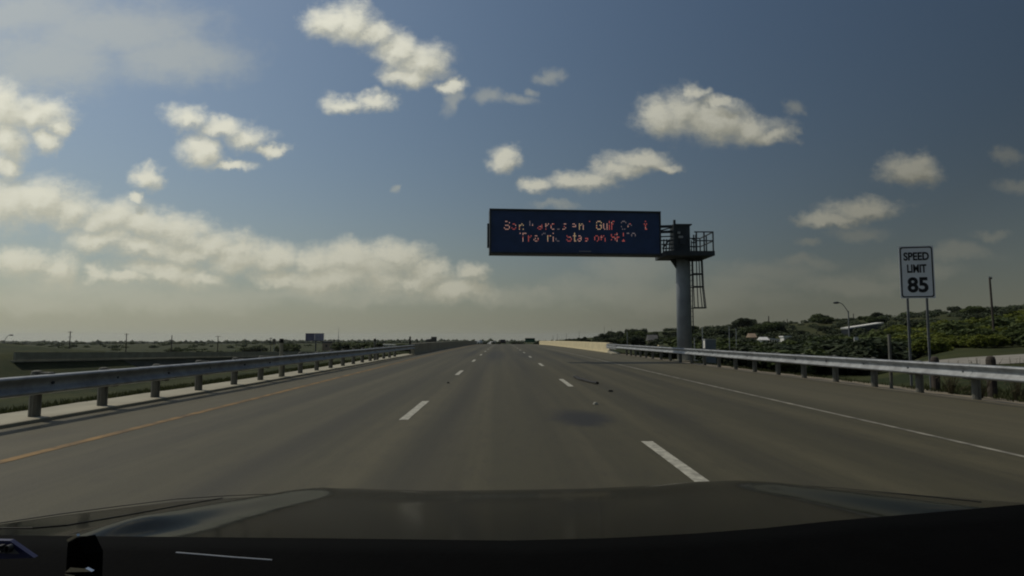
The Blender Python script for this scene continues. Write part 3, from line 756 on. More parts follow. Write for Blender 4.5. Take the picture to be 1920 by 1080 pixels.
# ------------------------------------------------------------------ street lamps
def street_lamp(px, pbase_y, ptop, y, arm_dx, arm_dz, label):
    b_ = at(px, ptop, y); zg = T(b_.x, y); hgt = b_.z - zg
    r_ = empty('street_lamp', (b_.x, y, zg), label=label, cat='street lamp')
    MB().tube([(0, 0, -.3), (0, 0, hgt)], [.15, .085], 10).build('pole', M['lamp_grey'], r_)
    pts = [(arm_dx * t, 0, hgt - .3 + (arm_dz + .3) * math.sin(t * math.pi / 2) ** .9) for t in (0, .15, .3, .5, .7, .88, 1)]
    MB().tube(pts, .055, 8).build('arm', M['lamp_grey'], r_)
    e_ = pts[-1]; sg = 1 if arm_dx > 0 else -1
    MB().tube([(e_[0] - sg * .05, 0, e_[2]), (e_[0] + sg * .25, 0, e_[2] + .02), (e_[0] + sg * .7, 0, e_[2] - .02), (e_[0] + sg * .95, 0, e_[2] - .02)], [.06, .17, .15, .04], 8).build('lamp_head', M['dark_steel'], r_)
    return r_
street_lamp(1590.5, 660, 583, 95, -1.35, 1.25, 'grey street lamp with arm curving left beyond the right guardrail')
street_lamp(8, 660, 638, 150, 1.15, 1.2, 'distant street lamp at the far left edge above the embankment')

# ------------------------------------------------------------------ utility poles
def utility_pole(px, ptop, y, label, arms=((.35, 1.2),), r0=.16, lean=0.0, group=None, mat='pole_wood', wire=False):
    t_ = at(px, ptop, y); zg = T(t_.x, y); hgt = t_.z - zg
    o = empty('utility_pole', (t_.x, y, zg), label=label, cat='utility pole', group=group); o.rotation_euler = (0, lean, 0)
    MB().tube([(0, 0, -.4), (0, 0, hgt)], [r0 * 1.1, r0 * .8], 8).build('shaft', M[mat], o)
    for dz, wd in arms:
        MB().box((0, -.12, hgt - dz), (wd, .12, .14)).build('crossarm', M[mat], o)
        for s_ in (-1, 1): MB().tube([(s_ * wd * .42, -.12, hgt - dz + .07), (s_ * wd * .42, -.12, hgt - dz + .25)], .05, 6).build('insulator', M['grey_box'], o)
    return o
utility_pole(132, 621, 260, 'dark timber utility pole with two crossarms, first from the left edge', ((.4, 2.0), (2.4, 1.6)), .2)
utility_pole(237.5, 625, 275, 'dark timber utility pole with one crossarm, second from the left edge', ((.4, 2.0),), .2)
utility_pole(322.5, 628.5, 290, 'dark bare-topped timber utility pole, third from the left edge', (), .24)
utility_pole(409, 630, 300, 'dark timber utility pole with a wide crossarm, fourth from the left edge', ((.2, 2.6),), .22)
utility_pole(508, 633, 200, 'short dark pole next to a box sign left of the billboard', ((.3, .9),), .12)
utility_pole(1858, 519, 70, 'tall leaning timber utility pole right of the speed limit sign', ((.2, .32),), .12, lean=R(-1.2))
for px, pt, y in ((1416, 598, 322), (1441, 592.5, 320), (1476, 598, 325), (1600, 588, 322), (1611, 595, 326), (1815, 577, 330)):
    utility_pole(px, pt, y, 'dark pole on the skyline of the right hill', (), .22 if px != 1441 else .3, group='dark poles on the skyline of the right hill')
for px, pt, y in ((1037, 629, 420), (1045, 626, 430), (1062, 625, 430), (1086, 621, 420), (1133, 612, 420), (1147, 616, 430)):
    utility_pole(px, pt, y, 'hair-thin mast on the skyline right of the cream barrier', (), .10, group='hair-thin masts on the skyline above the cream barrier')

# ------------------------------------------------------------------ far left: billboard, mast, box sign, low building
b_ = at(590, 640, 330); zg = T(b_.x, 330)
o = empty('billboard', (b_.x, 330, zg), label='two-panel dark billboard on a single post beyond the left guardrail', cat='billboard')
zt_, zb_ = at(590, 625.5, 330).z - zg, at(590, 638.5, 330).z - zg; bw = 34 / F * 330
MB().box((-bw / 4 - .03, -.1, (zt_ + zb_) / 2), (bw / 2 - .1, .3, zt_ - zb_)).build('panel', M['billboard'], o); MB().box((bw / 4 + .03, -.1, (zt_ + zb_) / 2), (bw / 2 - .1, .3, zt_ - zb_)).build('panel', M['billboard2'], o)
MB().box((0, .1, zt_ + .08), (bw + .3, .5, .16)).build('frame', M['dark_steel'], o); MB().box((0, .1, zb_ - .12), (bw + .3, .8, .2)).build('frame', M['dark_steel'], o)
MB().tube([(.5, .3, -.4), (.5, .3, zt_)], .35, 10).build('post', M['dark_steel'], o)
b_ = at(635, 613, 450); zg = T(b_.x, 450)
o = empty('radio_mast', (b_.x, 450, zg), label='hair-thin radio mast right of the billboard', cat='mast'); MB().tube([(0, 0, -.3), (0, 0, b_.z - zg)], [.22, .08], 6).build('shaft', M['lamp_grey'], o)
MB().tube([(0, 0, (b_.z - zg) * .5), (0, 0, (b_.z - zg) * .53)], .4, 6).build('collar', M['lamp_grey'], o)
b_ = at(514, 636, 190); zg = T(b_.x, 190)
o = empty('box_sign', (b_.x, 190, zg), label='small dark upright sign panel beside a short pole, left of the billboard', cat='road sign')
MB().box((0, 0, b_.z - zg - .7), (.85, .15, 1.6)).build('panel', M['truck_grey'], o); MB().tube([(0, .12, -.3), (0, .12, b_.z - zg)], .09, 6).build('post', M['galv_pole'], o)
def building(px, pw, ptop, pbot, y, wall, roof, label, depth=8, flat=True, name='house', rz=0.0, cat='building'):
    t_ = at(px, ptop, y); bt = at(px, pbot, y); wd = pw / F * y; zg = min(T(t_.x, y), bt.z); h_ = t_.z - zg
    o = empty(name, (t_.x, y + depth / 2, zg), rz, label=label, cat=cat)
    rh = h_ * .18 if flat else h_ * .38
    MB().box((0, 0, (h_ - rh) / 2), (wd, depth, h_ - rh)).build('wall', M[wall], o)
    if flat: MB().box((0, 0, h_ - rh / 2), (wd + .4, depth + .4, rh)).build('roof', M[roof], o)
    else:
        w2, d2 = wd / 2 + .3, depth / 2 + .3
        MB().add([(-w2, -d2, h_ - rh), (w2, -d2, h_ - rh), (w2, d2, h_ - rh), (-w2, d2, h_ - rh), (-w2, 0, h_), (w2, 0, h_)], [(0, 1, 5, 4), (2, 3, 4, 5), (0, 4, 3), (1, 2, 5), (3, 2, 1, 0)]).build('roof', M[roof], o)
    nw = max(1, int(wd / 3.2))
    wm = MB().box((0, 0, 0), (min(1.1, wd * .25), .06, min(1.2, h_ * .3))).mesh('window', M['window_glass'])
    for k in range(nw): link_mesh('window', wm, o, ((k + .5) / nw * wd - wd / 2, -depth / 2 - .02, (h_ - rh) * .62))
    return o
building(612, 15, 640, 648, 360, 'tan_wall', 'grey_roof', 'low flat-roofed building under the right end of the billboard')
building(727, 22, 646, 654, 260, 'white_wall', 'white_metal', 'low pale shed right of the dark bushes beyond the left guardrail', depth=5)

# ------------------------------------------------------------------ houses on the right hill
HB = [(1412, 9, 625, 637, 150, 'tan_wall', 'tan_wall', 'small pinkish tan house among the dark trees', False), (1434, 11, 632, 640, 145, 'white_wall', 'white_metal', 'white-roofed shed next to a pale fence', False),
      (1400, 5, 640, 645, 135, 'white_wall', 'white_metal', 'tiny white hut low among the dark trees', True), (1476, 13, 630, 637, 150, 'white_wall', 'white_metal', 'brightest white-walled shed on the right hill', True),
      (1518, 11, 616, 622, 240, 'tan_wall', 'red_roof', 'red-roofed house on the hill, left one of two', False), (1546, 11, 614, 621, 240, 'tan_wall', 'red_roof', 'red-roofed house on the hill, right one of two', False),
      (1504, 9, 617, 622, 250, 'tan_wall', 'grey_roof', 'grey-roofed house left of the two red-roofed houses', False), (1437, 5, 658, 664, 60, 'white_wall', 'white_metal', 'tiny white utility box just above the right guardrail', True),
      (1531, 4, 612, 620, 236, 'white_wall', 'white_metal', 'narrow pale hut between the two red-roofed houses', True),
      (1225, 14, 628, 648, 130, 'tan_wall', 'grey_roof', 'tan gabled house just left of the message sign pole', False)]
for px, pw, pt, pb, y, wl, rf, lab, flat in HB: building(px, pw, pt, pb, y, wl, rf, lab, depth=max(2.0, pw / F * y * .8), flat=flat)
# long white roof line of a warehouse on the slope
a_, b_ = at(1592, 618.5, 175), at(1657, 608, 200)
o = empty('long_shed', ((a_.x + b_.x) / 2, (a_.y + b_.y) / 2, T((a_.x + b_.x) / 2, 187)), label='long shed with a pale roof on the slope behind the street lamp', cat='building')
wl = MB(); q0 = Vector(o.location)
for s_, nm, mt, z0, z1, th in ((0, 'roof', 'white_wall', .22, .60, 2.2), (1, 'wall', 'dark_steel', -3.5, -.05, 1.8)):
    d_ = (b_ - a_); d_.z = 0; d_.normalize(); nrm = Vector((-d_.y, d_.x, 0)) * th
    vs = [a_ + Vector((0, 0, z0)), b_ + Vector((0, 0, z0)), b_ + nrm + Vector((0, 0, z0)), a_ + nrm + Vector((0, 0, z0)), a_ + Vector((0, 0, z1)), b_ + Vector((0, 0, z1)), b_ + nrm + Vector((0, 0, z1)), a_ + nrm + Vector((0, 0, z1))]
    MB().add([v - q0 + (d_.cross(Vector((0, 0, 1))) * -.2 * s_) for v in vs], [(3, 2, 1, 0), (4, 5, 6, 7), (0, 1, 5, 4), (1, 2, 6, 5), (2, 3, 7, 6), (3, 0, 4, 7)]).build(nm, M[mt], o)
a_, b_ = at(1234, 645, 70), at(1286, 646, 70)
o = empty('garden_wall', (a_.x, 70, T(a_.x, 70)), label='low yellowish wall just left of the message sign pole', cat='wall'); q0 = Vector(o.location)
MB().bar(a_ - q0 + Vector((0, 0, -.25)), b_ - q0 + Vector((0, 0, -.25)), .5, .3).build('coping', M['concrete'], o)
for k in range(4): p_ = lerp(a_, b_, k / 3) - q0; MB().bar((p_.x, p_.y, -.3), (p_.x, p_.y, p_.z - .45), .3).build('pier', M['concrete'], o)
# pale fence beside the white-roofed shed
a_, b_ = at(1443, 635, 147), at(1461, 637, 147)
o = empty('fence', (a_.x, 147, T(a_.x, 147)), label='short pale fence right of the white-roofed shed', cat='fence'); q0 = Vector(o.location)
MB().bar(a_ - q0, b_ - q0, .12, .3).build('fence_rail', M['white_wall'], o)
for k in range(5): p_ = lerp(a_, b_, k / 4) - q0; MB().bar((p_.x, p_.y, -.2), p_, .12).build('fence_post', M['white_wall'], o)

# ------------------------------------------------------------------ the other bridge on the left
A = at(30, 660.5, 79); B = at(640, 659, 215)
ov = empty('road_bridge', (A.x, A.y, 0), label='long low concrete road bridge beyond the left guardrail', cat='bridge'); q0 = Vector(ov.location)
d_ = B - A; d_.z = 0; d_.normalize(); nrm = Vector((-d_.y, d_.x, 0))
def strip(name, z0, z1, inset, thick, mat, a=A, b=B):
    a2 = a + nrm * inset - q0; b2 = b + nrm * inset - q0
    vs = []
    for zz_ in (z0, z1):
        for p_, o_ in ((a2, 0), (b2, 0), (b2, thick), (a2, thick)): vs.append(p_ + nrm * o_ + Vector((0, 0, zz_)))
    return MB().add(vs, [(3, 2, 1, 0), (4, 5, 6, 7), (0, 1, 5, 4), (1, 2, 6, 5), (2, 3, 7, 6), (3, 0, 4, 7)]).build(name, M[mat], ov)
strip('parapet', -1.0, 0, 0, .3, 'concrete_grey'); strip('deck', -1.25, -1.02, .05, 10, 'concrete_grey')
A2 = A + (B - A) * .013
strip('girder', -2.9, -1.27, .55, 1.0, 'girder', A2, B); strip('girder', -2.9, -1.27, 4.5, 1.0, 'girder', A2, B); strip('parapet', -1.0, -.05, 9.7, .3, 'concrete_grey')
for t in (.16, .38, .62, .85):
    p_ = A + (B - A) * t - q0
    for k in (1.1, 5.0, 8.8): MB().tube([p_ + nrm * k + Vector((0, 0, -12)), p_ + nrm * k + Vector((0, 0, -2.92))], .5, 12).build('pier', M['girder'], ov)

# ------------------------------------------------------------------ vehicles far ahead
def far_car(name, loc, rz, paint, label, L_=4.6, W_=1.9, H_=1.6, cat='car'):
    o = empty(name, loc, rz, label=label, cat=cat)
    prof = [(-.5, .22), (-.5, .58), (-.46, .62), (-.40, 1.0), (.05, 1.0), (.22, .62), (.47, .54), (.5, .40), (.5, .22)]
    mb = MB(); n = len(prof)
    for s_ in (-1, 1): mb.v += [(s_ * W_ / 2 * (.84 if z > .8 else 1), x * L_, z * H_) for x, z in prof]
    mb.f += [tuple(range(n))[::-1], tuple(range(n, 2 * n))] + [(i, (i + 1) % n, n + (i + 1) % n, n + i) for i in range(n)]; mb.m += [0] * (n + 2)
    mb.build('body', M[paint], o, bevel=.05)
    MB().add([(-W_ * .39, -.425 * L_ - .05, .66 * H_), (W_ * .39, -.425 * L_ - .05, .66 * H_), (W_ * .36, -.40 * L_ - .06, .94 * H_), (-W_ * .36, -.40 * L_ - .06, .94 * H_)], [(0, 1, 2, 3)]).build('rear_window', M['window_glass'], o)
    for sx in (-1, 1):
        MB().box((sx * W_ * .42, -.5 * L_ - .01, .52 * H_), (.18, .05, .16)).build('tail_lamp', M['tail_red'], o)
        for sy in (-.31, .31): MB().tube([(sx * (W_ / 2 - .2), sy * L_, .33), (sx * (W_ / 2 + .01), sy * L_, .33)], .33, 14).build('wheel', M['rubber'], o)
    return o
p_ = at(943, 645, 215); far_car('parked_car'.replace('parked_', ''), (p_.x, 215, zr(215)), 0, 'car_black', 'dark car driving ahead on the crest of the road', 4.6, 1.9, 1.55)
p_ = at(894, 642, 246); far_car('car', (p_.x, 246, zr(246) + .0), R(60), 'car_white', 'white car at the end of the shaded left barrier', 4.4, 1.8, 1.6)
p_ = at(922, 641, 300); far_car('car', (p_.x, 300, at(922, 642.5, 300).z - 1.0), R(40), 'car_white', 'tiny white car left of the dark car on the crest', 4.4, 1.8, 1.55)
# box truck on the other carriageway
p_ = at(810, 631.5, 250); zg = T(p_.x, 250)
o = empty('box_truck', (p_.x, 250, zg), label='grey box truck showing above the shaded left barrier', cat='truck')
hh = p_.z - zg; MB().box((.8, 0, hh / 2 + .25), (2.0, 2.4, hh - .5)).build('cargo_box', M['truck_grey'], o)
MB().add([(-2.3, -1, .4), (-.3, -1, .4), (-.3, 1, .4), (-2.3, 1, .4), (-2.1, -1, hh - 1.0), (-.3, -1, hh - .8), (-.3, 1, hh - .8), (-2.1, 1, hh - 1.0)], [(3, 2, 1, 0), (4, 5, 6, 7), (0, 1, 5, 4), (1, 2, 6, 5), (2, 3, 7, 6), (3, 0, 4, 7)]).build('cab', M['truck_grey'], o)
for x_ in (-1.5, 1.2):
    for y_ in (-1.05, .85): MB().tube([(x_, y_, .48), (x_, y_ + .22, .48)], .48, 12).build('wheel', M['rubber'], o)
# green guide sign past the crest
a_, b_ = at(984.5, 634, 255), at(1003, 641.5, 255); zg = T((a_.x + b_.x) / 2, 255)
o = empty('guide_sign', ((a_.x + b_.x) / 2, 255, zg), label='small green highway guide sign just past the crest beside the cream barrier', cat='road sign')
wd = b_.x - a_.x; MB().box((0, 0, (a_.z + b_.z) / 2 - zg), (wd, .08, a_.z - b_.z)).build('panel', M['green_sign'], o)
MB().box((0, -.05, a_.z - zg - .35), (wd * .9, .03, .35)).build('top_strip', M['sign_black'], o)
for s_ in (-.35, .35): MB().bar((s_ * wd, .1, -.3), (s_ * wd, .1, a_.z - zg), .14).build('sign_post', M['galv_pole'], o)

# ------------------------------------------------------------------ things lying on the road
tp = [(.0, .0), (.0, -.55), (.03, -1.2), (.09, -1.85), (.17, -2.5), (.30, -3.2)]
o0 = at(1077, 706, 1628 / 75.5); mb = MB()
prev = None
for i, (dx, dy) in enumerate(tp):
    wv = .036 + .045 * math.sin(math.pi * i / 5) + rnd.uniform(-.012, .012); zt_ = .03 + .03 * math.sin(i * 1.7) ** 2
    for a_, b_ in ((-wv, .012), (-wv, zt_), (0, zt_ + .03), (wv, zt_), (wv, .012)): mb.v.append((dx + a_, dy, b_))
for i in range(len(tp) - 1):
    for k in range(4): a = i * 5 + k; mb.f.append((a, a + 1, a + 6, a + 5)); mb.m.append(0)
mb.f += [(0, 1, 2, 3, 4), tuple(25 + k for k in (4, 3, 2, 1, 0))]; mb.m += [0, 0]
tag(mb.build('tyre_shred', M['rubber'], loc=(o0.x, o0.y, .0)), 'long curved black strip of shredded tyre lying in the right lane', 'tyre shred')
def scrap(px, py, label, mat, s_=.1, long=2.5):
    y = 1628 / (py - 631); p_ = at(px, py, y); mb = MB()
    pts = [(math.cos(k * 1.05) * s_ * rnd.uniform(.6, 1.2) * long, math.sin(k * 1.05) * s_ * rnd.uniform(.6, 1.2)) for k in range(6)]
    mb.v += [(x, y_, .008) for x, y_ in pts] + [(x * .7, y_ * .7, .035 + rnd.uniform(0, .02)) for x, y_ in pts]
    mb.f += [(5, 4, 3, 2, 1, 0), (6, 7, 8, 9, 10, 11)] + [(i, (i + 1) % 6, 6 + (i + 1) % 6, 6 + i) for i in range(6)]; mb.m += [0] * 8
    return tag(mb.build('debris', M[mat], loc=(p_.x, y, 0)), label, 'debris')
scrap(1117, 757, 'small pale scrap on the road above the dark stain', 'white_paint', .045, 1.8)
scrap(1145, 734, 'thin dark scrap of rubber right of the tyre strip', 'rubber', .028, 3.2)
scrap(840, 718, 'tiny dark speck of rubber on the left part of the road', 'rubber', .022, 2)

# ------------------------------------------------------------------ foliage
def crown_mesh(name, mat, nleaf, seed, flat=1.0, leaf=.115, lobes=11):
    r = random.Random(seed); mb = MB()
    ls = []
    for k in range(lobes):
        a_ = r.uniform(0, 2 * math.pi); q = r.uniform(.1, .62)
        ls.append((Vector((math.cos(a_) * q * 1.25, math.sin(a_) * q * 1.25, r.uniform(.35, .80) * flat)), r.uniform(.26, .48)))
    ls.append((Vector((0, 0, .55 * flat)), .5))
    for _ in range(nleaf):
        c_, rad = r.choice(ls)
        d_ = Vector((r.gauss(0, 1), r.gauss(0, 1), r.gauss(0, 1))).normalized() * rad * (r.random() ** .33) * r.uniform(.85, 1.12); d_.z *= .75
        p_ = c_ + d_
        if p_.z < .04: p_.z = r.uniform(.04, .2)
        nrm_ = (d_.normalized() * .7 + Vector((r.gauss(0, .6), r.gauss(0, .6), r.gauss(.25, .6)))).normalized()
        q_ = nrm_.to_track_quat('Z', 'Y').to_matrix(); s_ = leaf * r.uniform(.35, .8); e_ = s_ * r.uniform(.45, .9)
        mb.add([p_ + q_ @ Vector((-s_, -e_ * .4, 0)), p_ + q_ @ Vector((0, -e_, .02)), p_ + q_ @ Vector((s_, e_ * .3, 0)), p_ + q_ @ Vector((-s_ * .2, e_, -.02))], [(0, 1, 2, 3)])
    return mb.mesh(name, M[mat])
def trunk_mesh(seed):
    r = random.Random(seed); mb = MB(); mb.tube([(0, 0, -.08), (.01, 0, .2), (.03, .02, .5)], [.05, .038, .022], 6)
    for k in range(4):
        a_ = k * 1.6 + r.uniform(-.4, .4); mb.tube([(.01, 0, .16 + .05 * k), (math.cos(a_) * .25, math.sin(a_) * .25, .38 + .06 * k), (math.cos(a_) * .5, math.sin(a_) * .5, .55 + .05 * k)], [.024, .016, .006], 5)
    return mb.mesh('trunk', M['trunk'])
trunks = [trunk_mesh(s) for s in (1, 2, 3)]
crowns = {'leaf_dark': [crown_mesh('crown', 'leaf_dark', 4200, s) for s in (11, 12, 13)], 'leaf_mid': [crown_mesh('crown', 'leaf_mid', 4200, s) for s in (21, 22, 23)], 'leaf_lime': [crown_mesh('crown', 'leaf_lime', 4200, s, .9) for s in (31, 32, 33)]}
protos = {}
def tree(x, y, h, kind, label, group, wide=1.0, z=None):
    o = empty('tree', (x, y, (T(x, y) if z is None else z) - .05 * h), rnd.uniform(0, 6.28), label=label, cat='tree', group=group)
    o.scale = (h * wide, h * wide * rnd.uniform(.85, 1.15), h)
    link_mesh('trunk', rnd.choice(trunks), o); link_mesh('crown', rnd.choice(crowns[kind]), o)
    return o
def tree_at(px, ptop, y, kind, label, group, wide=1.0):
    p_ = at(px, ptop, y); zg = T(p_.x, y); h = max(1.2, p_.z - zg); tree(p_.x, y, h, kind, label, group, wide)
# near belt beyond the side road (right edge): lime and mid green mesquite
GA = 'green bushy trees beyond the side road'; ROWS = ('front', 'second', 'third', 'back')
def belt_label(kd, row, where): return '%s tree in the %s row %s' % ({'leaf_lime': 'yellow-green', 'leaf_mid': 'mid-green', 'leaf_dark': 'dark green'}[kd], ROWS[row], where)
for px in range(1495, 2080, 25):
    for row, (dy, lift) in enumerate(((60, 0), (72, 12), (92, 24), (125, 36))):
        top = interp(px, [(1495, 646), (1560, 641), (1640, 638), (1700, 634), (1760, 630), (1850, 625), (1920, 618), (2080, 606)]) - lift * interp(px, [(1495, .30), (1640, .45), (1700, .8), (1800, .9), (2080, 1.25)]) + rnd.uniform(-4, 5)
        kd = rnd.choice(['leaf_lime', 'leaf_lime', 'leaf_mid'] if px > 1690 else ['leaf_mid', 'leaf_lime', 'leaf_dark'] if px > 1620 else ['leaf_mid', 'leaf_dark', 'leaf_dark'])
        tree_at(px + rnd.uniform(-9, 9), top, dy + rnd.uniform(-4, 5), kd, belt_label(kd, row, 'beyond the side road'), GA, rnd.uniform(1.1, 1.55))
GB = 'dark trees behind the right guardrail'
for px in range(1240, 1600, 16):
    for row, (dy, lift) in enumerate(((56, 0), (88, 9), (130, 17))):
        if row == 2 and (1400 < px < 1485): continue
        top = interp(px, [(1240, 646), (1300, 646), (1380, 650), (1415, 655), (1470, 655), (1500, 648), (1600, 648)]) - lift + rnd.uniform(-4, 4)
        kd = rnd.choice(['leaf_dark', 'leaf_dark', 'leaf_mid'])
        tree_at(px + rnd.uniform(-6, 6), top, dy + rnd.uniform(-5, 5), kd, belt_label(kd, row, 'right of the message sign pole'), GB, rnd.uniform(1.1, 1.6))
# belt left of the pole, standing on the skyline
GC = 'dark trees on the skyline left of the message sign pole'; LD = 'dense dark tree on the skyline left of the message sign pole'
SKT = [(1062, 637), (1075, 634), (1085, 630), (1100, 628.5), (1115, 627), (1130, 624), (1150, 621), (1165, 620), (1185, 615), (1200, 614), (1212, 618), (1225, 622), (1250, 620.5), (1265, 622), (1280, 622)]
for px, top in SKT:
    for k in range(3):
        tree_at(px + rnd.uniform(-9, 9), top + k * 6 + rnd.uniform(0, 3), 215 - 26 * k + rnd.uniform(-8, 8), rnd.choice(['leaf_dark', 'leaf_dark', 'leaf_mid']), LD, GC, rnd.uniform(.9, 1.3))
# trees scattered on the hill and along its skyline
GD = 'small trees scattered over the right hill'; LE_ = 'small dark tree scattered on the right hillside'
for k in range(40):
    px = rnd.uniform(1290, 2050); y = rnd.uniform(170, 320); p_ = at(px, 600, y)
    tree(p_.x, y, rnd.uniform(2.0, 4.2), rnd.choice(['leaf_dark', 'leaf_mid']), LE_, GD, rnd.uniform(1.0, 1.7))
def leaf_heap(mb, r, x, y, z, h, wd, n, leaf):
    for _ in range(n):
        d_ = Vector((r.gauss(0, 1), r.gauss(0, 1), r.gauss(0, 1))).normalized() * r.random() ** .35
        p_ = Vector((x + d_.x * wd / 2, y + d_.y * wd / 2, z + h * (.5 + .5 * d_.z) * r.uniform(.8, 1.1))); s_ = leaf * r.uniform(.6, 1.2)
        q_ = (d_ + Vector((0, 0, .4)) + Vector((r.gauss(0, .4), r.gauss(0, .4), 0))).normalized().to_track_quat('Z', 'Y').to_matrix()
        mb.add([p_ + q_ @ Vector((-s_, -s_ * .5, 0)), p_ + q_ @ Vector((s_ * .3, -s_, 0)), p_ + q_ @ Vector((s_, s_ * .4, 0)), p_ + q_ @ Vector((-s_ * .3, s_, 0))], [(0, 1, 2, 3)])
hs = MB(); r = random.Random(8)
for k in range(150):
    px = r.uniform(1250, 2080); y = 322 + r.uniform(-10, 8); p_ = at(px, 600, y); h = r.uniform(.8, 2.4); leaf_heap(hs, r, p_.x, y, T(p_.x, y) - .2, h, h * r.uniform(1.4, 4.0), 170, .30)
for k in range(330):
    px = r.uniform(1270, 2080); y = 140 + 175 * r.random() ** .8; p_ = at(px, 600, y); h = r.uniform(.8, 2.0); leaf_heap(hs, r, p_.x, y, T(p_.x, y) - .2, h, h * r.uniform(1.4, 3.4), 110, .32)
tag(hs.build('scrub', [M['leaf_dark']]), 'low dark scrub along the skyline and slope of the right hill', 'scrub', kind='stuff')
# left plain
GE = 'bushes on the plain beyond the left guardrail'; LF = 'low dark bush on the plain beyond the left guardrail'
for px, top, y, wd in ((655, 642, 260, 1.5), (668, 640.5, 260, 1.5), (682, 641, 255, 1.4), (694, 643, 255, 1.3), (710, 643, 200, 1.4), (537, 643, 240, 1.2), (543, 646, 240, 1.2), (486, 648, 300, 1.4), (470, 648, 300, 1.4), (740, 648, 190, 1.4), (752, 647, 190, 1.5), (763, 645, 190, 1.3)):
    tree_at(px, top, y, 'leaf_mid', LF, GE, wd)
hs = MB(); r = random.Random(9)
for k in range(150):
    y = 230 * (4.5 ** r.random()); px = r.uniform(-80, 760); p_ = at(px, 640, y); h = r.uniform(.9, 2.2) * (.6 + y / 700)
    leaf_heap(hs, r, p_.x, y, T(p_.x, y) - .2, h, h * r.uniform(1.5, 5.0), 130, .22 * h)
tag(hs.build('scrub', M['leaf_mid']), 'low scattered scrub on the plain beyond the left guardrail', 'scrub', kind='stuff')
for px in (968, 975, 965, 908, 930, 1008, 1016):
    y = rnd.uniform(280, 330); p_ = at(px, 641, y); tree(p_.x, y, max(1.5, p_.z - T(p_.x, y)), 'leaf_dark', 'low dark bush just past the crest of the road', 'bushes past the crest of the road', 1.4)
# far woods: one mass on the plain
fw = MB(); r = random.Random(5)
for k in range(9000):
    y = 900 * (4.5 ** r.random()); px = r.uniform(-150, 1080); p_ = at(px, 640, y); x = p_.x
    if math.sin(x * .01 + y * .004) + math.sin(y * .013 + 1) + r.gauss(0, .7) < .5: continue
    z = T(x, y); s_ = r.uniform(2.0, 5.0); a_ = r.uniform(0, 3.14)
    n = 5; top = (x + r.uniform(-1, 1), y, z + s_ * r.uniform(.9, 1.5))
    ring = [(x + math.cos(a_ + 6.283 * i / n) * s_ * r.uniform(.8, 1.5), y + math.sin(a_ + 6.283 * i / n) * s_, z + s_ * r.uniform(.3, .6)) for i in range(n)]
    fw.add(ring + [top] + [(q[0], q[1], z - .5) for q in ring], [(i, (i + 1) % n, n) for i in range(n)] + [(n + 1 + i, n + 1 + (i + 1) % n, (i + 1) % n, i) for i in range(n)])
tag(fw.build('woods', M['leaf_dark']), 'distant scrub woods spread over the plain to the horizon', 'woods', kind='stuff')

# grass blades beside both rails
def grass(name, label, fx0, fx1, y0, y1, n, hmin, hmax, mat, seed):
    r = random.Random(seed); mb = MB()
    for _ in range(n):
        y = y0 + (y1 - y0) * r.random() ** 1.4; x = lerp(fx0(y), fx1(y), r.random() ** 1.2); z = T(x, y) - .02
        h = r.uniform(hmin, hmax); a_ = r.uniform(0, 6.28); w_ = r.uniform(.008, .02) * (1 + y / 25); lx, ly = r.gauss(0, .4) * h, r.gauss(0, .4) * h
        mb.add([(x - math.cos(a_) * w_, y - math.sin(a_) * w_, z), (x + math.cos(a_) * w_, y + math.sin(a_) * w_, z), (x + lx, y + ly, z + h)], [(0, 1, 2)])
    return tag(mb.build(name, M[mat]), label, 'grass', kind='stuff')
grass('grass', 'rough green grass on the slope behind the right guardrail', lambda y: interp(y, RE) + 1.1 + .25 * math.sin(y * 2.1), lambda y: interp(y, RE) + 7, 4, 60, 60000, .06, .24, 'grass_blade', 3)
grass('grass', 'rough green grass beyond the left kerb strip', lambda y: interp(y, LE) - interp(y, LW) - .05, lambda y: interp(y, LE) - 7.5, 5, 55, 40000, .05, .22, 'grass_blade', 4)
def weed(x, y, h, n, label, seed):
    r = random.Random(seed); mb = MB()
    for _ in range(n):
        a_ = r.uniform(0, 6.28); q = r.uniform(0, .25) * h; t_ = r.uniform(.3, 1) * h; e_ = Vector((math.cos(a_) * q * 2, math.sin(a_) * q * 2, t_))
        mb.tube([(0, 0, -.05), e_ * .5 + Vector((0, 0, .06)), e_], [.006, .005, .002], 4, caps=False)
        for k in range(4):
            p_ = e_ * r.uniform(.4, 1); s_ = r.uniform(.02, .05)
            mb.add([p_ + Vector((-s_, 0, 0)), p_ + Vector((0, s_ * .5, s_ * .4)), p_ + Vector((s_, 0, s_)), p_ + Vector((0, -s_ * .5, s_ * .6))], [(0, 1, 2, 3)])
    return tag(mb.build('weed', M['weed'], loc=(x, y, T(x, y))), label, 'weed')
for px, y, h, lab, sd in ((1835, 14.6, 1.05, 'dry brown weed behind the right guardrail left of the rounded post top', 1), (1905, 14.8, 1.15, 'dry brown weed behind the right guardrail at the right edge of the view', 2), (1782, 16, .95, 'dry brown weed behind the right guardrail just right of the speed sign', 3)):
    p_ = at(px, 690, y); weed(p_.x, y, h, 40, lab, sd)
# two big rounded post tops seen over the right rail
for px, pt, y, lab in ((1857, 667, 15.4, 'thick dark rounded stub showing above the right guardrail near the right edge'), (1752, 668, 17.2, 'thick dark rounded stub showing above the right guardrail by the speed sign legs')):
    p_ = at(px, pt, y); zg = T(p_.x, y); h = p_.z - zg
    o = empty('timber_stub', (p_.x, y, zg), label=lab, cat='stub'); MB().tube([(0, 0, -.2), (0, 0, h - .10), (0, 0, h - .03), (0, 0, h)], [.105, .105, .085, .03], 14).build('stub', M['pole_wood'], o)

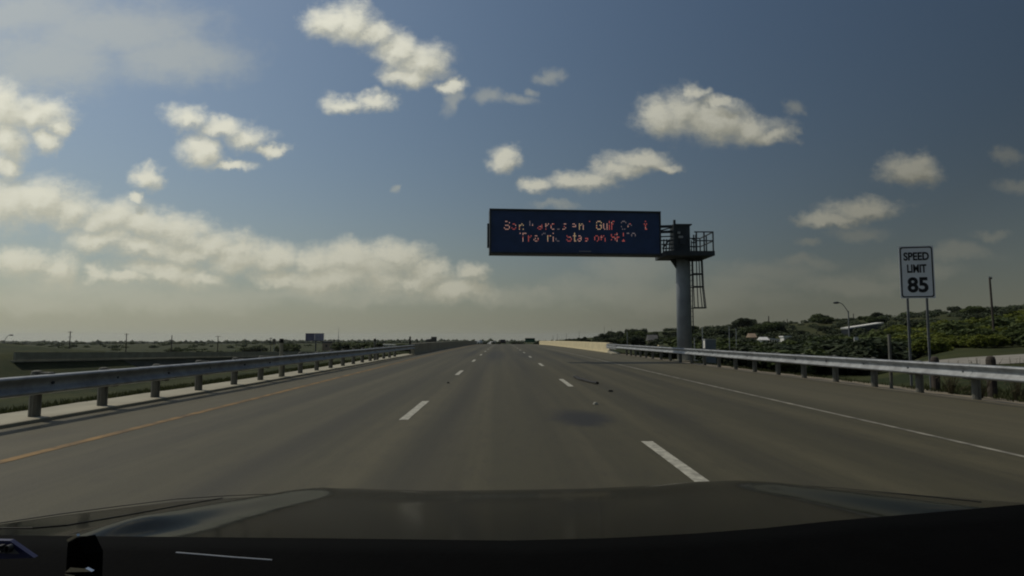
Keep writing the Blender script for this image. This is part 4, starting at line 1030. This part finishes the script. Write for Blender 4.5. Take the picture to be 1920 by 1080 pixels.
# ------------------------------------------------------------------ the car the picture is taken from: hood, wipers, dashboard
HC = Vector((0.06, 1.0, 1.02))
car = empty('car', (0.06, 0.9, 0.0), label='black car hood and dashboard along the bottom, seen from the driver seat', cat='car'); C0 = Vector(car.location)
def hood_plane(px, py, z0=1.085, slope=-.18, y0=.80):
    """where the view through a point meets the hood's sloping plane"""
    v = ray(px, py)
    # z = z0 + slope*(y-y0);  H + v.z*y = z0 + slope*(y-y0)
    y = (z0 - slope * y0 - H) / (v.z - slope); return Vector((v.x * y, y, H + v.z * y))
FE = [(-260, 1030), (0, 992), (110, 974), (220, 958), (330, 943), (430, 936), (520, 932), (600, 926), (660, 921), (720, 924), (800, 927), (960, 925), (1100, 922), (1220, 915), (1310, 906), (1400, 908), (1490, 915), (1560, 917), (1700, 928), (1800, 936), (1920, 946), (2200, 985)]
NC, NR = 330, 60
hd = MB()
for i in range(NC + 1):
    px = lerp(-260, 2200, i / NC); yf = interp(px, FE)
    for j in range(NR + 1):
        t = j / NR; py = lerp(yf, 1055, t)
        p_ = hood_plane(px, py)
        # two raised creases running forward, a lip across the nose with a shallow dish behind it
        def crease(xa, ya, xb, yb, wd, amp):
            s = (py - ya) / (yb - ya); xc = lerp(xa, xb, s); wloc = wd * (.30 + .70 * max(0, min(1, s)))
            return amp * math.exp(-((px - xc) / wloc) ** 2) * sstep(-.05, .30, s) * sstep(1.55, 1.05, s)
        p_.z += crease(650, 921, 300, 1000, 62, .027) + crease(1335, 906, 1800, 985, 80, .030)
        lip = sstep(540, 680, px) * sstep(1480, 1290, px)
        p_.z += lip * .012 * math.exp(-((t - .07) / .075) ** 2)
        p_.z -= .03 * (1 - sstep(0, .05, t)) ** 2
        hd.v.append(p_ - C0)
for i in range(NC):
    for j in range(NR): a = i * (NR + 1) + j; hd.f.append((a, a + 1, a + NR + 2, a + NR + 1)); hd.m.append(0)
ho = hd.build('hood', M['hood'], car, smooth=True)
so_ = ho.modifiers.new('thick', 'SOLIDIFY'); so_.thickness = .012; so_.offset = 1
for ln in (((-40, 1004), (60, 1003), (125, 997), (230, 978), (330, 958), (430, 939)), ((-60, 1000), (0, 993), (110, 975), (220, 959), (330, 944), (430, 937), (520, 933)), ((1325, 908), (1420, 911), (1500, 916), (1575, 922), (1700, 934), (1860, 952))):
    pts = []
    for (xa_, ya_), (xb_, yb_) in zip(ln, ln[1:]):
        for k in range(8): q_ = hood_plane(lerp(xa_, xb_, k / 8), lerp(ya_, yb_, k / 8)); pts.append(q_ - C0 + Vector((0, 0, .013)))
    MB().tube(pts, .0011, 5).build('shut_line', M['wiper'], car)
# nose and fenders under the hood, wheels
nose = [hood_plane(px, interp(px, FE)) - C0 for px in range(-260, 2201, 123)]
nb = MB()
for p_ in nose: nb.v += [p_ + Vector((0, .0, -.065)), p_ + Vector((0, .05, -.18)), p_ + Vector((0, .05, -.55)), p_ + Vector((0, -.02, -.75))]
for i in range(len(nose) - 1):
    for k in range(3): a = i * 4 + k; nb.f.append((a, a + 4, a + 5, a + 1)); nb.m.append(0)
nb.build('front_bumper', M['car_black'], car, smooth=True)
for s_ in (-1, 1): MB().tube([(s_ * .52, .30, .33), (s_ * .72, .30, .33)], .33, 24).build('wheel', M['rubber'], car)
MB().box((0, -.1, .45), (1.5, 1.2, .5)).build('engine_bay', M['wiper'], car)
# cowl and dashboard
DE = [(-300, 996), (0, 1003), (200, 1005), (420, 1007), (640, 1009), (960, 1013), (1150, 1008), (1300, 1000), (1430, 990), (1560, 976), (1740, 961), (1930, 944), (2300, 915)]
db = MB()
for i in range(61):
    px = lerp(-300, 2300, i / 60); e_ = at(px, interp(px, DE) + .5, .62); 
    for dy, dz in ((.10, -.10), (.012, -.012), (0, 0), (-.05, .003), (-.16, -.012), (-.26, -.04), (-.33, -.11), (-.34, -.35)): db.v.append(e_ + Vector((0, dy, dz)) - C0)
for i in range(60):
    for k in range(7): a = i * 8 + k; db.f.append((a, a + 8, a + 9, a + 1)); db.m.append(0)
db.build('dashboard', M['dash'], car, smooth=True)
# trim highlight as metal strip; windscreen reflections of holder and card built solid
mb = MB(); pts = [at(px, py, y_) - C0 for px, py, y_ in ((330, 1036, .50), (380, 1040, .497), (440, 1045, .493), (510, 1050, .49))]
mb.tube(pts, .0005, 6).build('trim_highlight', M['alu'], car)  # stands for the streak of light along the trim, put in as geometry
def clip(px, py, w_, h_, tilt, y_):
    p_ = at(px, py, y_); return MB().box(p_ - C0, (w_, .006, h_), M=Matrix.Rotation(tilt, 3, 'Y') @ Matrix.Rotation(.9, 3, 'X'))
hold = empty('holder_reflection', at(146, 1090, .46), label='windscreen reflection of a black clip holder with bright glints at lower left', cat='holder'); HQ = Vector(hold.location)  # mirror image of a holder in the windscreen, modelled as an object
base_ = MB(); e_ = [at(px, py, .46) - HQ for px, py in ((122, 1100), (127, 1018), (145, 1008), (160, 1040), (158, 1100))]
bk = [v + Vector((0, .02, -.004)) for v in e_]
base_.add(e_ + bk, [(0, 1, 2, 3, 4), (9, 8, 7, 6, 5)] + [(i, 5 + i, 5 + (i + 1) % 5, (i + 1) % 5) for i in range(5)]); base_.build('arm', M['dash'], hold)
for q in (((125, 1012), (143, 1002), (145, 1006), (127, 1016)), ((122, 1073), (132, 1064), (160, 1066), (172, 1072)), ((122, 1076), (140, 1079), (139, 1082), (122, 1079))):
    f_ = [at(px, py, .455) - HQ for px, py in q]; MB().add(f_ + [v + Vector((0, .003, 0)) for v in f_], [(0, 1, 2, 3), (7, 6, 5, 4)] + [(i, 4 + i, 4 + (i + 1) % 4, (i + 1) % 4) for i in range(4)]).build('edge_glint', M['chrome'], hold)  # glints of the reflected holder, shaped as chrome slivers
cd = empty('card', at(0, 1040, .47), label='windscreen reflection of a blue card with pale lettered panel, lower left corner', cat='card'); CQ = Vector(cd.location)  # a card reflected in the windscreen, given as solid faces
f_ = [at(px, py, .47) - CQ for px, py in ((-60, 1012), (18, 1014), (64, 1046), (-60, 1050))]; MB().add(f_ + [v + Vector((0, .004, 0)) for v in f_], [(0, 1, 2, 3), (7, 6, 5, 4)] + [(i, 4 + i, 4 + (i + 1) % 4, (i + 1) % 4) for i in range(4)]).build('reflected_card', M['blue_card'], cd)
f_ = [at(px, py, .468) - CQ for px, py in ((-60, 1019), (20, 1022), (37, 1039), (-60, 1034))]; MB().add(f_, [(0, 1, 2, 3)]).build('reflected_panel', material('card grey', (.12, .12, .13), .6), cd)
t_ = text_part('50', .0055, .0090, 0, 0, M['sign_black'], cd, name='lettering'); t_.location = at(10, 1029, .466) - CQ
